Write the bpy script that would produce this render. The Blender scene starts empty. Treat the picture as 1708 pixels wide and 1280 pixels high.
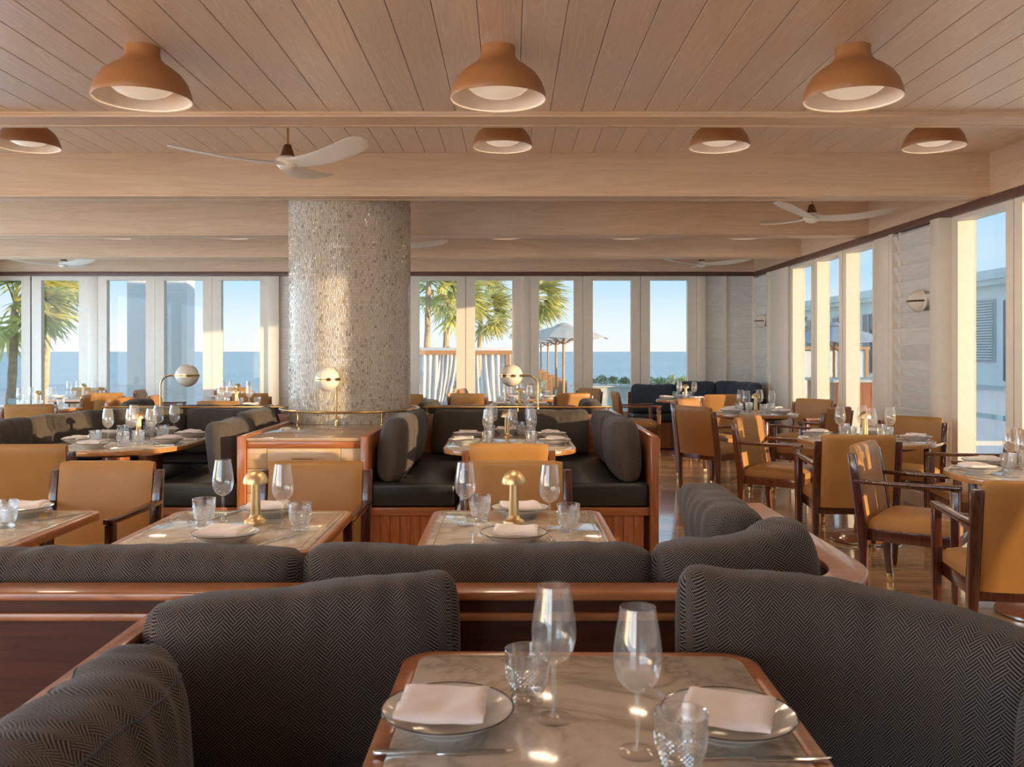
import bpy, bmesh, math, random
from mathutils import Vector, Matrix, noise
random.seed(11)
S = bpy.context.scene
COL = S.collection
PI = math.pi

# ------------------------------------------------------------------ camera
cam = bpy.data.cameras.new('camera')
cam.sensor_width = 36.0
cam.lens = 36.0 * 1500 / 1708
cam.shift_x = 4 / 1708
cam.shift_y = -54 / 1708
cam.clip_start = 0.05
cam.clip_end = 20000
cam.dof.use_dof = True
cam.dof.focus_distance = 5.2
cam.dof.aperture_fstop = 8.0
camo = bpy.data.objects.new('camera', cam)
camo.location = (0, 0, 1.4)
camo.rotation_euler = (PI / 2, 0, 0)
COL.objects.link(camo)
S.camera = camo

# ------------------------------------------------------------------ world sky
w = bpy.data.worlds.new('sky')
S.world = w
w.use_nodes = True
nt = w.node_tree
nt.nodes.clear()
tc = nt.nodes.new('ShaderNodeTexCoord')
sp = nt.nodes.new('ShaderNodeSeparateXYZ')
rp = nt.nodes.new('ShaderNodeValToRGB')
cn = nt.nodes.new('ShaderNodeTexNoise')
cn.inputs['Scale'].default_value = 3.5
cn.inputs['Detail'].default_value = 5
cmp_ = nt.nodes.new('ShaderNodeMapping')
cmp_.inputs['Scale'].default_value = (1, 1, 5)
cr = nt.nodes.new('ShaderNodeValToRGB')
cr.color_ramp.elements[0].position = .5
cr.color_ramp.elements[0].color = (0, 0, 0, 1)
cr.color_ramp.elements[1].position = .8
cr.color_ramp.elements[1].color = (.5, .5, .5, 1)
mx = nt.nodes.new('ShaderNodeMixRGB')
mx.inputs[2].default_value = (.74, .77, .79, 1)
bg = nt.nodes.new('ShaderNodeBackground')
ou = nt.nodes.new('ShaderNodeOutputWorld')
e = rp.color_ramp.elements
e[0].position = 0
e[0].color = (.74, .76, .77, 1)
e[1].position = 1
e[1].color = (.27, .45, .70, 1)
for p, c in ((.03, (.66, .75, .81, 1)), (.085, (.38, .60, .80, 1)), (.35, (.33, .54, .78, 1))):
    n = e.new(p)
    n.color = c
L = nt.links.new
L(tc.outputs['Generated'], sp.inputs[0])
L(sp.outputs[2], rp.inputs[0])
L(tc.outputs['Generated'], cmp_.inputs[0])
L(cmp_.outputs[0], cn.inputs['Vector'])
L(cn.outputs[0], cr.inputs[0])
L(cr.outputs[0], mx.inputs[0])
L(rp.outputs[0], mx.inputs[1])
L(mx.outputs[0], bg.inputs[0])
bg.inputs[1].default_value = 4.6
L(bg.outputs[0], ou.inputs[0])

# ------------------------------------------------------------------ sun
SUN_DIR = Vector((-.89, .455, -.085)).normalized()
sun = bpy.data.lights.new('sun', 'SUN')
sun.energy = 23.0
sun.color = (1.0, .74, .45)
sun.angle = math.radians(.6)
suno = bpy.data.objects.new('sun', sun)
suno.rotation_euler = SUN_DIR.to_track_quat('-Z', 'Y').to_euler()
suno.location = (20, -8, 8)
COL.objects.link(suno)

vs = S.view_settings
vs.view_transform = 'Standard'
vs.look = 'None'
vs.exposure = 1.08
vs.gamma = 1.0
vs.use_curve_mapping = False
S.cycles.transparent_max_bounces = 24
S.cycles.max_bounces = 10
S.cycles.diffuse_bounces = 5
FILL_W = 3.4          # fill light added below the dome lamps, which look unlit
FILL_COL = (1.0, .76, .52)

# ------------------------------------------------------------------ materials
MATS = {}


class G:
    """small node-graph helper"""
    def __init__(s, name):
        s.m = bpy.data.materials.new(name)
        s.m.use_nodes = True
        s.t = s.m.node_tree
        s.n = s.t.nodes
        s.b = s.n['Principled BSDF']
        s.out = s.n['Material Output']
        MATS[name] = s.m

    def new(s, ty, **kw):
        n = s.n.new('ShaderNode' + ty)
        for k, v in kw.items():
            if hasattr(n, k):
                setattr(n, k, v)
            else:
                n.inputs[k].default_value = v
        return n

    def l(s, a, b):
        s.t.links.new(a, b)

    def math(s, op, a, b=None):
        n = s.n.new('ShaderNodeMath')
        n.operation = op
        for i, v in ((0, a), (1, b)):
            if v is None:
                continue
            if isinstance(v, (int, float)):
                n.inputs[i].default_value = v
            else:
                s.l(v, n.inputs[i])
        return n.outputs[0]

    def coords(s, kind='Object', scale=(1, 1, 1), loc=(0, 0, 0)):
        t = s.new('TexCoord')
        m = s.new('Mapping')
        m.inputs['Scale'].default_value = scale
        m.inputs['Location'].default_value = loc
        s.l(t.outputs[kind], m.inputs[0])
        return m.outputs[0]

    def noise(s, vec, scale=5, detail=4, rough=.55, dist=0):
        n = s.new('TexNoise')
        n.inputs['Scale'].default_value = scale
        n.inputs['Detail'].default_value = detail
        n.inputs['Roughness'].default_value = rough
        n.inputs['Distortion'].default_value = dist
        if vec is not None:
            s.l(vec, n.inputs['Vector'])
        return n.outputs[0]

    def ramp(s, fac, stops):
        r = s.new('ValToRGB')
        e = r.color_ramp.elements
        e[0].position, e[0].color = stops[0][0], tuple(stops[0][1]) + (1,)
        e[1].position, e[1].color = stops[-1][0], tuple(stops[-1][1]) + (1,)
        for p, c in stops[1:-1]:
            k = e.new(p)
            k.color = tuple(c) + (1,)
        s.l(fac, r.inputs[0])
        return r.outputs[0]

    def mix(s, fac, a, b, mode='MIX'):
        n = s.new('MixRGB')
        n.blend_type = mode
        for i, v in ((0, fac), (1, a), (2, b)):
            if isinstance(v, (int, float)):
                n.inputs[i].default_value = v
            elif isinstance(v, tuple):
                n.inputs[i].default_value = v + (1,) if len(v) == 3 else v
            else:
                s.l(v, n.inputs[i])
        return n.outputs[0]

    def bump(s, h, strength=.2, dist=.01):
        b = s.new('Bump')
        b.inputs['Strength'].default_value = strength
        b.inputs['Distance'].default_value = dist
        s.l(h, b.inputs['Height'])
        s.l(b.outputs[0], s.b.inputs['Normal'])

    def rnd(s, amt, col):
        o = s.new('ObjectInfo')
        f = s.math('MULTIPLY_ADD', o.outputs['Random'], 2 * amt)
        s.n[-1].inputs[2].default_value = 1 - amt
        hs = s.new('HueSaturation')
        s.l(f, hs.inputs['Value'])
        s.l(col, hs.inputs['Color'])
        return hs.outputs[0]

    def set(s, **kw):
        for k, v in kw.items():
            s.b.inputs[k.replace('_', ' ')].default_value = v


def mul(c, f):
    return tuple(min(1, x * f) for x in c)


def plain(name, c, rough=.5, metal=0.0, var=.12, scale=12, bump=0, bscale=60, spec=.5, coat=0, rnd=0, sheen=0):
    g = G(name)
    v = g.coords()
    n = g.noise(v, scale, 4)
    col = g.ramp(n, [(.3, mul(c, 1 - var)), (.7, mul(c, 1 + var))])
    if rnd:
        col = g.rnd(rnd, col)
    g.l(col, g.b.inputs['Base Color'])
    g.set(Roughness=rough, Metallic=metal)
    g.b.inputs['Specular IOR Level'].default_value = spec
    if coat:
        g.b.inputs['Coat Weight'].default_value = coat
        g.b.inputs['Coat Roughness'].default_value = .08
    if sheen:
        g.b.inputs['Sheen Weight'].default_value = sheen
        g.b.inputs['Sheen Roughness'].default_value = .5
    if bump:
        g.bump(g.noise(v, bscale, 3), bump, .004)
    return g.m


def wood(name, c1, c2, axis='x', rough=.35, coat=0, bump=.15, fine=1.0, rnd=.08, spec=.5, figure=.6, light=None):
    g = G(name)
    k = {'x': 0, 'y': 1, 'z': 2}[axis]
    sc = [9.0 * fine] * 3
    sc[k] = .75 * fine
    o = g.new('ObjectInfo')
    t = g.new('TexCoord')
    off = g.new('VectorMath', operation='MULTIPLY_ADD')
    off.inputs[1].default_value = (1, 1, 1)
    comb = g.new('CombineXYZ')
    for i in range(3):
        g.l(g.math('MULTIPLY', o.outputs['Random'], 7.3 + 3.1 * i), comb.inputs[i])
    g.l(t.outputs['Object'], off.inputs[0])
    g.l(comb.outputs[0], off.inputs[2])
    m = g.new('Mapping')
    m.inputs['Scale'].default_value = sc
    g.l(off.outputs[0], m.inputs[0])
    big = g.noise(m.outputs[0], 1.2, 3, .5, figure)
    rings = g.math('FRACT', g.math('MULTIPLY', big, 7.0))
    rings = g.math('ABSOLUTE', g.math('SUBTRACT', rings, .5))
    m2 = g.new('Mapping')
    sc2 = [130.0 * fine] * 3
    sc2[k] = 4.0 * fine
    m2.inputs['Scale'].default_value = sc2
    g.l(off.outputs[0], m2.inputs[0])
    fin = g.noise(m2.outputs[0], 1.0, 3, .6)
    f = g.math('ADD', g.math('MULTIPLY', rings, .9), g.math('MULTIPLY', fin, .55))
    col = g.ramp(f, [(.2, c1), (.75, c2)])
    if light:
        line = g.ramp(rings, [(.0, (1, 1, 1)), (.06, (.35, .35, .35)), (.12, (0, 0, 0))])
        col = g.mix(g.math('MULTIPLY', line, light[1]), col, light[0])
    if rnd:
        col = g.rnd(rnd, col)
    g.l(col, g.b.inputs['Base Color'])
    g.set(Roughness=rough)
    g.b.inputs['Specular IOR Level'].default_value = spec
    if coat:
        g.b.inputs['Coat Weight'].default_value = coat
        g.b.inputs['Coat Roughness'].default_value = .06
    if bump:
        g.bump(f, bump, .003)
    return g.m


wood('oak_plank', (.68, .52, .385), (.76, .61, .475), 'y', .36, 0, .22, .8, .06, 1.0, light=((.90, .82, .72), .55))
MATS['oak_plank'].node_tree.nodes['Principled BSDF'].inputs['IOR'].default_value = 2.2
wood('oak_beam', (.64, .445, .29), (.72, .53, .36), 'x', .42, 0, .1, .6, .03, .4)
wood('oak_beam_side', (.64, .445, .29), (.72, .53, .36), 'y', .42, 0, .1, .6, .03, .4)
wood('oak_drawer', (.50, .34, .19), (.58, .41, .24), 'x', .35, .2, .05, 1.4, .03)
wood('teak', (.27, .085, .028), (.40, .145, .05), 'x', .28, .35, .06, 1.2, .05)
wood('teak_up', (.27, .085, .028), (.40, .145, .05), 'z', .28, .35, .06, 1.2, .10)
wood('teak_edge', (.40, .17, .055), (.54, .26, .09), 'x', .25, .5, .03, 1.2, .03)
wood('teak_dark', (.042, .011, .0045), (.072, .020, .008), 'x', .5, 0, .06, 1.0, .05, .2)
wood('mahogany', (.040, .010, .006), (.080, .020, .011), 'z', .2, .6, .04, 1.4, .06)
wood('mahogany_warm', (.12, .038, .015), (.20, .068, .027), 'z', .22, .6, .04, 1.4, .06)
wood('floor_wood', (.52, .29, .13), (.66, .40, .20), 'x', .17, .8, .04, 1.0, .13)
wood('teak_pole', (.42, .20, .09), (.58, .31, .15), 'z', .5, 0, .1, 1.0, .05)
wood('trim_brown', (.10, .045, .03), (.16, .075, .05), 'x', .4, 0, .05, 1.0, .0)
wood('grey_board', (.70, .685, .645), (.80, .785, .745), 'y', .45, 0, .25, 1.0, .05, figure=.3)
wood('grey_board_x', (.69, .685, .645), (.78, .775, .735), 'x', .45, 0, .2, 1.0, .04, figure=.3)

plain('terracotta_wood', (.36, .155, .05), .45, var=.1, scale=4, bump=.05, bscale=90)
plain('white_frame', (.78, .71, .60), .4, var=.03)
plain('white_paint', (.76, .73, .67), .55, var=.04)
plain('pillar_white', (.92, .92, .88), .7, var=.03)
plain('wall_white', (.74, .69, .60), .6, var=.04)
plain('fan_white', (.84, .78, .69), .4, var=.03)
plain('shade_inside', (.80, .68, .56), .6, var=.03)
plain('ochre_leather', (.385, .185, .05), .42, var=.08, scale=5, bump=.12, bscale=220, spec=.4)
plain('black_leather', (.018, .02, .018), .38, var=.2, scale=6, bump=.15, bscale=160)
plain('dark_gap', (.012, .01, .009), .7)
plain('navy_fabric', (.030, .045, .066), .85, var=.2, scale=30, bump=.2, bscale=300, sheen=.1)
plain('brass', (.66, .45, .20), .24, 1.0, var=.06, bump=.03, bscale=300)
plain('brushed_brass', (.70, .51, .27), .40, 1.0, var=.05, bump=.02, bscale=300)
plain('bronze', (.20, .12, .055), .3, 1.0, var=.1)
plain('steel', (.62, .60, .57), .18, 1.0, var=.04)
plain('ceramic', (.74, .71, .65), .12, var=.02, coat=.4)
plain('plate_rim', (.05, .045, .045), .15, .3)
plain('napkin', (.80, .70, .655), .85, var=.02, bump=.25, bscale=500, sheen=.3)
plain('opal', (.78, .72, .62), .2, var=.02, coat=.3)
plain('canvas', (.88, .85, .82), .8, var=.04)
plain('canvas_white', (.92, .91, .90), .8, var=.03)
plain('canvas_blue', (.52, .60, .68), .8, var=.04)
plain('paving', (.66, .63, .60), .6, var=.08, scale=2)
plain('stone_wall', (.62, .58, .51), .7, var=.08, scale=4)
plain('building_white', (.84, .88, .83), .7, var=.04, scale=1)
plain('building_trim', (.74, .80, .77), .6, var=.04, scale=1)
plain('dark_glass', (.10, .13, .15), .08, var=.1)
plain('leaf', (.60, .58, .22), .5, var=.35, scale=3, rnd=.35)
plain('leaf_dark', (.36, .40, .24), .55, var=.35, scale=3, rnd=.3)
plain('hedge_leaf', (.42, .47, .22), .6, var=.35, scale=6, rnd=.3)
plain('palm_trunk', (.55, .38, .24), .85, var=.35, scale=14, bump=.5, bscale=25)
plain('towel', (.62, .60, .58), .9, var=.3, scale=20)
plain('pool_water', (.36, .55, .50), .06, var=.1, scale=2, bump=.1, bscale=6)


def fabric():
    g = G('herringbone')
    t = g.new('TexCoord')
    s2 = g.new('SeparateXYZ')
    g.l(t.outputs['UV'], s2.inputs[0])
    u, v = s2.outputs[0], s2.outputs[1]
    W = .0172
    k = 1 / (math.sqrt(2) * W)
    x = g.math('MULTIPLY', g.math('ADD', u, v), k)
    y = g.math('MULTIPLY', g.math('SUBTRACT', v, u), k)
    d = g.math('SUBTRACT', g.math('FLOOR', x), g.math('FLOOR', y))
    md = g.math('FLOORED_MODULO', d, 4.0)
    hor = g.math('LESS_THAN', md, 1.5)
    K = 3.0
    lx = g.math('FRACT', g.math('MULTIPLY', x, K))
    ly = g.math('FRACT', g.math('MULTIPLY', y, K))
    tx = g.math('ABSOLUTE', g.math('SUBTRACT', lx, .5))
    ty = g.math('ABSOLUTE', g.math('SUBTRACT', ly, .5))
    sel = g.new('Mix', data_type='FLOAT')
    g.l(hor, sel.inputs[0])
    g.l(tx, sel.inputs[2])
    g.l(ty, sel.inputs[3])
    stripe = g.ramp(sel.outputs[0], [(.11, (1, 1, 1)), (.25, (0, 0, 0))])
    nz = g.noise(g.coords('UV', (1, 1, 1)), 400, 2)
    dark = g.ramp(nz, [(.3, (.006, .007, .011)), (.7, (.013, .014, .021))])
    tan = g.ramp(nz, [(.3, (.17, .132, .098)), (.7, (.25, .198, .152))])
    col = g.mix(stripe, dark, tan)
    g.l(col, g.b.inputs['Base Color'])
    g.set(Roughness=.9)
    g.b.inputs['Sheen Weight'].default_value = .12
    g.b.inputs['Sheen Roughness'].default_value = .45
    g.b.inputs['Sheen Tint'].default_value = (.75, .85, 1, 1)
    g.b.inputs['Specular IOR Level'].default_value = .2
    g.bump(g.math('ADD', stripe, g.math('MULTIPLY', nz, .6)), .35, .0015)


def marble():
    g = G('marble')
    v = g.coords('Object', (1, 1, 1))
    n1 = g.noise(v, 3.2, 8, .62, 1.4)
    n2 = g.noise(v, 7.5, 8, .6, .8)
    vein = g.math('ABSOLUTE', g.math('SUBTRACT', n1, .5))
    vcol = g.ramp(vein, [(.0, (.40, .34, .28)), (.03, (.54, .46, .385)), (.09, (.63, .55, .465))])
    base = g.ramp(n2, [(.3, (.86, .84, .80)), (.7, (1, 1, 1))])
    col = g.mix(1.0, vcol, base, 'MULTIPLY')
    g.l(col, g.b.inputs['Base Color'])
    g.set(Roughness=.07)
    g.b.inputs['Specular IOR Level'].default_value = .6
    g = G('counter_stone')
    v = g.coords('Object', (1, 1, 1))
    n2 = g.noise(v, 6, 6, .6, .6)
    g.l(g.ramp(n2, [(.3, (.34, .235, .15)), (.7, (.44, .32, .22))]), g.b.inputs['Base Color'])
    g.set(Roughness=.06)


def glassy():
    # thin drinking glass: clear with bright edges
    g = G('wine_glass_clear')
    g.n.remove(g.b)
    tr = g.new('BsdfTransparent')
    tr.inputs[0].default_value = (.975, .975, .97, 1)
    gl = g.new('BsdfGlossy')
    gl.inputs['Roughness'].default_value = .03
    gl.inputs['Color'].default_value = (1, 1, 1, 1)
    lw = g.new('LayerWeight')
    lw.inputs['Blend'].default_value = .5
    f = g.ramp(lw.outputs['Facing'], [(0, (.045,) * 3), (.55, (.10,) * 3), (.85, (.34,) * 3), (1, (.75,) * 3)])
    mx = g.new('MixShader')
    g.l(f, mx.inputs[0])
    g.l(tr.outputs[0], mx.inputs[1])
    g.l(gl.outputs[0], mx.inputs[2])
    df = g.new('BsdfDiffuse')
    df.inputs[0].default_value = (.9, .9, .9, 1)
    m3 = g.new('MixShader')
    m3.inputs[0].default_value = .045  # white haze mixed in to stand for window reflections on the glass
    g.l(mx.outputs[0], m3.inputs[1])
    g.l(df.outputs[0], m3.inputs[2])
    g.l(m3.outputs[0], g.out.inputs[0])
    g = G('clear_foot')
    g.n.remove(g.b)
    tr = g.new('BsdfTransparent')
    gl = g.new('BsdfGlossy')
    gl.inputs['Roughness'].default_value = .03
    lw = g.new('LayerWeight')
    lw.inputs['Blend'].default_value = .5
    f = g.ramp(lw.outputs['Facing'], [(0, (.02,) * 3), (.75, (.04,) * 3), (1, (.6,) * 3)])
    mx = g.new('MixShader')
    g.l(f, mx.inputs[0])
    g.l(tr.outputs[0], mx.inputs[1])
    g.l(gl.outputs[0], mx.inputs[2])
    g.l(mx.outputs[0], g.out.inputs[0])
    # cut tumbler: heavier glass
    g = G('cut_glass')
    g.n.remove(g.b)
    tr = g.new('BsdfTransparent')
    tr.inputs[0].default_value = (.96, .96, .95, 1)
    rf = g.new('BsdfGlass')
    rf.inputs['Roughness'].default_value = .02
    rf.inputs['IOR'].default_value = 1.4
    gl = g.new('BsdfGlossy')
    gl.inputs['Roughness'].default_value = .05
    m1 = g.new('MixShader')
    m1.inputs[0].default_value = .30
    g.l(tr.outputs[0], m1.inputs[1])
    g.l(rf.outputs[0], m1.inputs[2])
    lw = g.new('LayerWeight')
    lw.inputs['Blend'].default_value = .5
    f = g.ramp(lw.outputs['Facing'], [(0, (.10,) * 3), (.5, (.22,) * 3), (1, (.85,) * 3)])
    m2 = g.new('MixShader')
    g.l(f, m2.inputs[0])
    g.l(m1.outputs[0], m2.inputs[1])
    g.l(gl.outputs[0], m2.inputs[2])
    g.l(m2.outputs[0], g.out.inputs[0])
    # window pane, dark tint added to dim the outdoor brightness
    g = G('window_glass')
    g.n.remove(g.b)
    tr = g.new('BsdfTransparent')
    tr.inputs[0].default_value = (.368, .370, .363, 1)
    gl = g.new('BsdfGlossy')
    gl.inputs['Roughness'].default_value = .0
    lw = g.new('LayerWeight')
    lw.inputs['Blend'].default_value = .5
    fr = g.ramp(lw.outputs['Facing'], [(0, (.015,) * 3), (.6, (.03,) * 3), (.85, (.12,) * 3), (1, (.8,) * 3)])
    mx = g.new('MixShader')
    g.l(fr, mx.inputs[0])
    g.l(tr.outputs[0], mx.inputs[1])
    g.l(gl.outputs[0], mx.inputs[2])
    g.l(mx.outputs[0], g.out.inputs[0])


def mosaic():
    g = G('mosaic')
    a = g.new('Attribute')
    a.attribute_name = 'tile'
    g.l(a.outputs['Color'], g.b.inputs['Base Color'])
    g.set(Roughness=.14)
    g.b.inputs['Specular IOR Level'].default_value = .5
    plain('grout', (.42, .36, .29), .8)


def sea():
    g = G('sea')
    v = g.coords('Object', (1, 1, 1))
    m = g.new('Mapping')
    m.inputs['Scale'].default_value = (.06, .02, .1)
    g.l(v, m.inputs[0])
    n = g.noise(m.outputs[0], 1.0, 5, .6)
    m2 = g.new('Mapping')
    m2.inputs['Scale'].default_value = (.7, .22, 1)
    g.l(v, m2.inputs[0])
    n2 = g.noise(m2.outputs[0], 1.0, 6, .65)
    f = g.math('ADD', g.math('MULTIPLY', n, .5), g.math('MULTIPLY', n2, .5))
    col = g.ramp(f, [(.38, (.40, .48, .49)), (.52, (.52, .59, .59)), (.64, (.68, .72, .70))])
    g.l(col, g.b.inputs['Base Color'])
    g.set(Roughness=.35)
    g.b.inputs['Specular IOR Level'].default_value = .35
    g.bump(f, .6, .5)


def floor_plain():
    g = G('floor_boards')
    v = g.coords('Object', (1, 1, 1))
    br = g.new('TexBrick')
    br.inputs['Scale'].default_value = 1.0
    br.inputs['Brick Width'].default_value = 1.6
    br.inputs['Row Height'].default_value = .13
    br.inputs['Mortar Size'].default_value = .003
    br.inputs['Color1'].default_value = (.50, .28, .13, 1)
    br.inputs['Color2'].default_value = (.64, .39, .20, 1)
    br.inputs['Mortar'].default_value = (.05, .02, .01, 1)
    g.l(v, br.inputs['Vector'])
    m = g.new('Mapping')
    m.inputs['Scale'].default_value = (2, 40, 1)
    g.l(v, m.inputs[0])
    n = g.noise(m.outputs[0], 1, 4)
    col = g.mix(.5, br.outputs[0], g.ramp(n, [(.3, (.7, .7, .7)), (.7, (1, 1, 1))]), 'MULTIPLY')
    g.l(col, g.b.inputs['Base Color'])
    g.set(Roughness=.2, IOR=1.8)


def emis():
    g = G('lamp_diffuser')
    g.set(Roughness=.35)
    g.b.inputs['Base Color'].default_value = (.78, .70, .60, 1)
    v = g.coords()
    n = g.noise(v, 3, 2)
    g.l(g.ramp(n, [(.3, (.95, .74, .54)), (.7, (1, .78, .58))]), g.b.inputs['Emission Color'])
    g.b.inputs['Emission Strength'].default_value = .17


for nm_ in ('floor_wood',):
    MATS[nm_].node_tree.nodes['Principled BSDF'].inputs['IOR'].default_value = 1.8


def translucent(name, amt):
    m = MATS[name]
    t = m.node_tree
    b = t.nodes['Principled BSDF']
    tr = t.nodes.new('ShaderNodeBsdfTranslucent')
    mx = t.nodes.new('ShaderNodeMixShader')
    mx.inputs[0].default_value = amt
    src = b.inputs['Base Color'].links[0].from_socket
    t.links.new(src, tr.inputs[0])
    t.links.new(b.outputs[0], mx.inputs[1])
    t.links.new(tr.outputs[0], mx.inputs[2])
    t.links.new(mx.outputs[0], t.nodes['Material Output'].inputs[0])


for nm_, am_ in (('canvas', .55), ('canvas_white', .45), ('canvas_blue', .4), ('leaf', .4), ('leaf_dark', .3), ('hedge_leaf', .3)):
    translucent(nm_, am_)

for fn in (fabric, marble, glassy, mosaic, sea, floor_plain, emis):
    fn()

# ------------------------------------------------------------------ mesh helpers


class MB:
    def __init__(s):
        s.v = []
        s.f = []

    def add(s, vs, fs):
        o = len(s.v)
        s.v += [tuple(p) for p in vs]
        s.f += [tuple(i + o for i in f) for f in fs]
        return s

    def box(s, x0, x1, y0, y1, z0, z1):
        return s.add([(x0, y0, z0), (x1, y0, z0), (x1, y1, z0), (x0, y1, z0), (x0, y0, z1), (x1, y0, z1), (x1, y1, z1), (x0, y1, z1)],
                     [(0, 3, 2, 1), (4, 5, 6, 7), (0, 1, 5, 4), (1, 2, 6, 5), (2, 3, 7, 6), (3, 0, 4, 7)])

    def obox(s, c, size, R):
        hx, hy, hz = [q / 2 for q in size]
        vs = [Vector(c) + R @ Vector(p) for p in ((-hx, -hy, -hz), (hx, -hy, -hz), (hx, hy, -hz), (-hx, hy, -hz), (-hx, -hy, hz), (hx, -hy, hz), (hx, hy, hz), (-hx, hy, hz))]
        return s.add(vs, [(0, 3, 2, 1), (4, 5, 6, 7), (0, 1, 5, 4), (1, 2, 6, 5), (2, 3, 7, 6), (3, 0, 4, 7)])

    def loft(s, secs):
        """rectangular sections (cx, cy, z, wx, wy)"""
        vs, fs = [], []
        for cx, cy, z, wx, wy in secs:
            vs += [(cx - wx / 2, cy - wy / 2, z), (cx + wx / 2, cy - wy / 2, z), (cx + wx / 2, cy + wy / 2, z), (cx - wx / 2, cy + wy / 2, z)]
        fs.append((3, 2, 1, 0))
        for i in range(len(secs) - 1):
            a, b = 4 * i, 4 * i + 4
            for j in range(4):
                k = (j + 1) % 4
                fs.append((a + j, a + k, b + k, b + j))
        a = 4 * (len(secs) - 1)
        fs.append((a, a + 1, a + 2, a + 3))
        return s.add(vs, fs)

    def lathe(s, prof, n=24, c=(0, 0, 0), sx=1, sy=1):
        vs, fs = [], []
        m = len(prof)
        for i in range(n):
            a = 2 * PI * i / n
            for r, z in prof:
                vs.append((c[0] + r * math.cos(a) * sx, c[1] + r * math.sin(a) * sy, c[2] + z))
        for i in range(n):
            k = (i + 1) % n
            for j in range(m - 1):
                fs.append((i * m + j, k * m + j, k * m + j + 1, i * m + j + 1))
        return s.add(vs, fs)

    def prism(s, poly, z0, z1):
        n = len(poly)
        vs = [(x, y, z0) for x, y in poly] + [(x, y, z1) for x, y in poly]
        fs = [tuple(range(n - 1, -1, -1)), tuple(range(n, 2 * n))]
        fs += [(i, (i + 1) % n, n + (i + 1) % n, n + i) for i in range(n)]
        return s.add(vs, fs)

    def ring(s, outer, inner, z0, z1):
        """band between two same-length loops"""
        n = len(outer)
        vs = []
        for lp, z in ((outer, z0), (outer, z1), (inner, z1), (inner, z0)):
            vs += [(x, y, z) for x, y in lp]
        fs = []
        for b in range(4):
            c = (b + 1) % 4
            for i in range(n):
                k = (i + 1) % n
                fs.append((b * n + i, b * n + k, c * n + k, c * n + i))
        return s.add(vs, fs)

    def tube(s, path, r, n=8, closed=False):
        P = [Vector(p) for p in path]
        m = len(P)
        rr = r if isinstance(r, (list, tuple)) else [r] * m
        vs, fs = [], []
        up = None
        for i in range(m):
            if closed:
                T = P[(i + 1) % m] - P[i - 1]
            else:
                T = P[min(i + 1, m - 1)] - P[max(i - 1, 0)]
            T.normalize()
            if up is None:
                up = Vector((0, 0, 1)) if abs(T.z) < .9 else Vector((1, 0, 0))
            A = up - T * up.dot(T)
            A.normalize()
            up = A
            B = T.cross(A)
            for j in range(n):
                a = 2 * PI * j / n
                vs.append(P[i] + (A * math.cos(a) + B * math.sin(a)) * rr[i])
        for i in range(m if closed else m - 1):
            k = (i + 1) % m
            for j in range(n):
                q = (j + 1) % n
                fs.append((i * n + j, i * n + q, k * n + q, k * n + j))
        if not closed:
            fs.append(tuple(range(n - 1, -1, -1)))
            fs.append(tuple((m - 1) * n + j for j in range(n)))
        return s.add(vs, fs)

    def grid(s, fn, nu, nv):
        vs = [fn(i / nu, j / nv) for i in range(nu + 1) for j in range(nv + 1)]
        fs = [(i * (nv + 1) + j, (i + 1) * (nv + 1) + j, (i + 1) * (nv + 1) + j + 1, i * (nv + 1) + j + 1) for i in range(nu) for j in range(nv)]
        return s.add(vs, fs)

    def mesh(s, name, mat, smooth=False, bevel=0, seg=2, angle=35):
        me = bpy.data.meshes.new(name)
        me.from_pydata(s.v, [], s.f)
        bm = bmesh.new()
        bm.from_mesh(me)
        bmesh.ops.remove_doubles(bm, verts=bm.verts, dist=1e-6)
        bmesh.ops.recalc_face_normals(bm, faces=bm.faces)
        if bevel:
            ed = [e for e in bm.edges if e.is_manifold and e.calc_face_angle(0) > .5]
            bmesh.ops.bevel(bm, geom=ed, offset=bevel, segments=seg, affect='EDGES', profile=.5, clamp_overlap=True)
        bm.to_mesh(me)
        bm.free()
        if mat:
            me.materials.append(MATS[mat])
        if smooth or bevel:
            for p in me.polygons:
                p.use_smooth = True
            me.set_sharp_from_angle(angle=math.radians(angle))
        return me


def obj(name, me, parent=None, loc=(0, 0, 0), rz=0, rot=None, sc=None):
    o = bpy.data.objects.new(name, me)
    COL.objects.link(o)
    o.location = loc
    o.rotation_euler = rot if rot else (0, 0, rz)
    if sc:
        o.scale = sc
    if parent:
        o.parent = parent
    return o


def tag(o, label, cat, group=None, kind=None):
    o['label'] = label
    o['category'] = cat
    if group:
        o['group'] = group
    if kind:
        o['kind'] = kind
    return o


def thing(name, label, cat, loc=(0, 0, 0), rz=0, group=None, kind=None):
    o = obj(name, None, None, loc, rz)
    o.empty_display_size = .1
    return tag(o, label, cat, group, kind)


def part(name, mb, mat, parent, smooth=False, bevel=0, seg=2, angle=35, **kw):
    return obj(name, mb.mesh(name, mat, smooth, bevel, seg, angle), parent, **kw)


def structure(name, mb, mat, label, bevel=0):
    o = obj(name, mb.mesh(name, mat, False, bevel))
    o['kind'] = 'structure'
    o['label'] = label
    o['category'] = name.split('_')[0]
    return o


def rrect(cx, cy, w, h, r, n=6):
    pts = []
    for k, (sx, sy) in enumerate(((1, 1), (-1, 1), (-1, -1), (1, -1))):
        for i in range(n + 1):
            a = PI / 2 * k + PI / 2 * i / n
            pts.append((cx + sx * (w / 2 - r) + r * math.cos(a), cy + sy * (h / 2 - r) + r * math.sin(a)))
    return pts


def circle(r, n=40, cx=0, cy=0):
    return [(cx + r * math.cos(2 * PI * i / n), cy + r * math.sin(2 * PI * i / n)) for i in range(n)]


def face(fx, fy):
    return math.atan2(-fx, fy)

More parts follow.
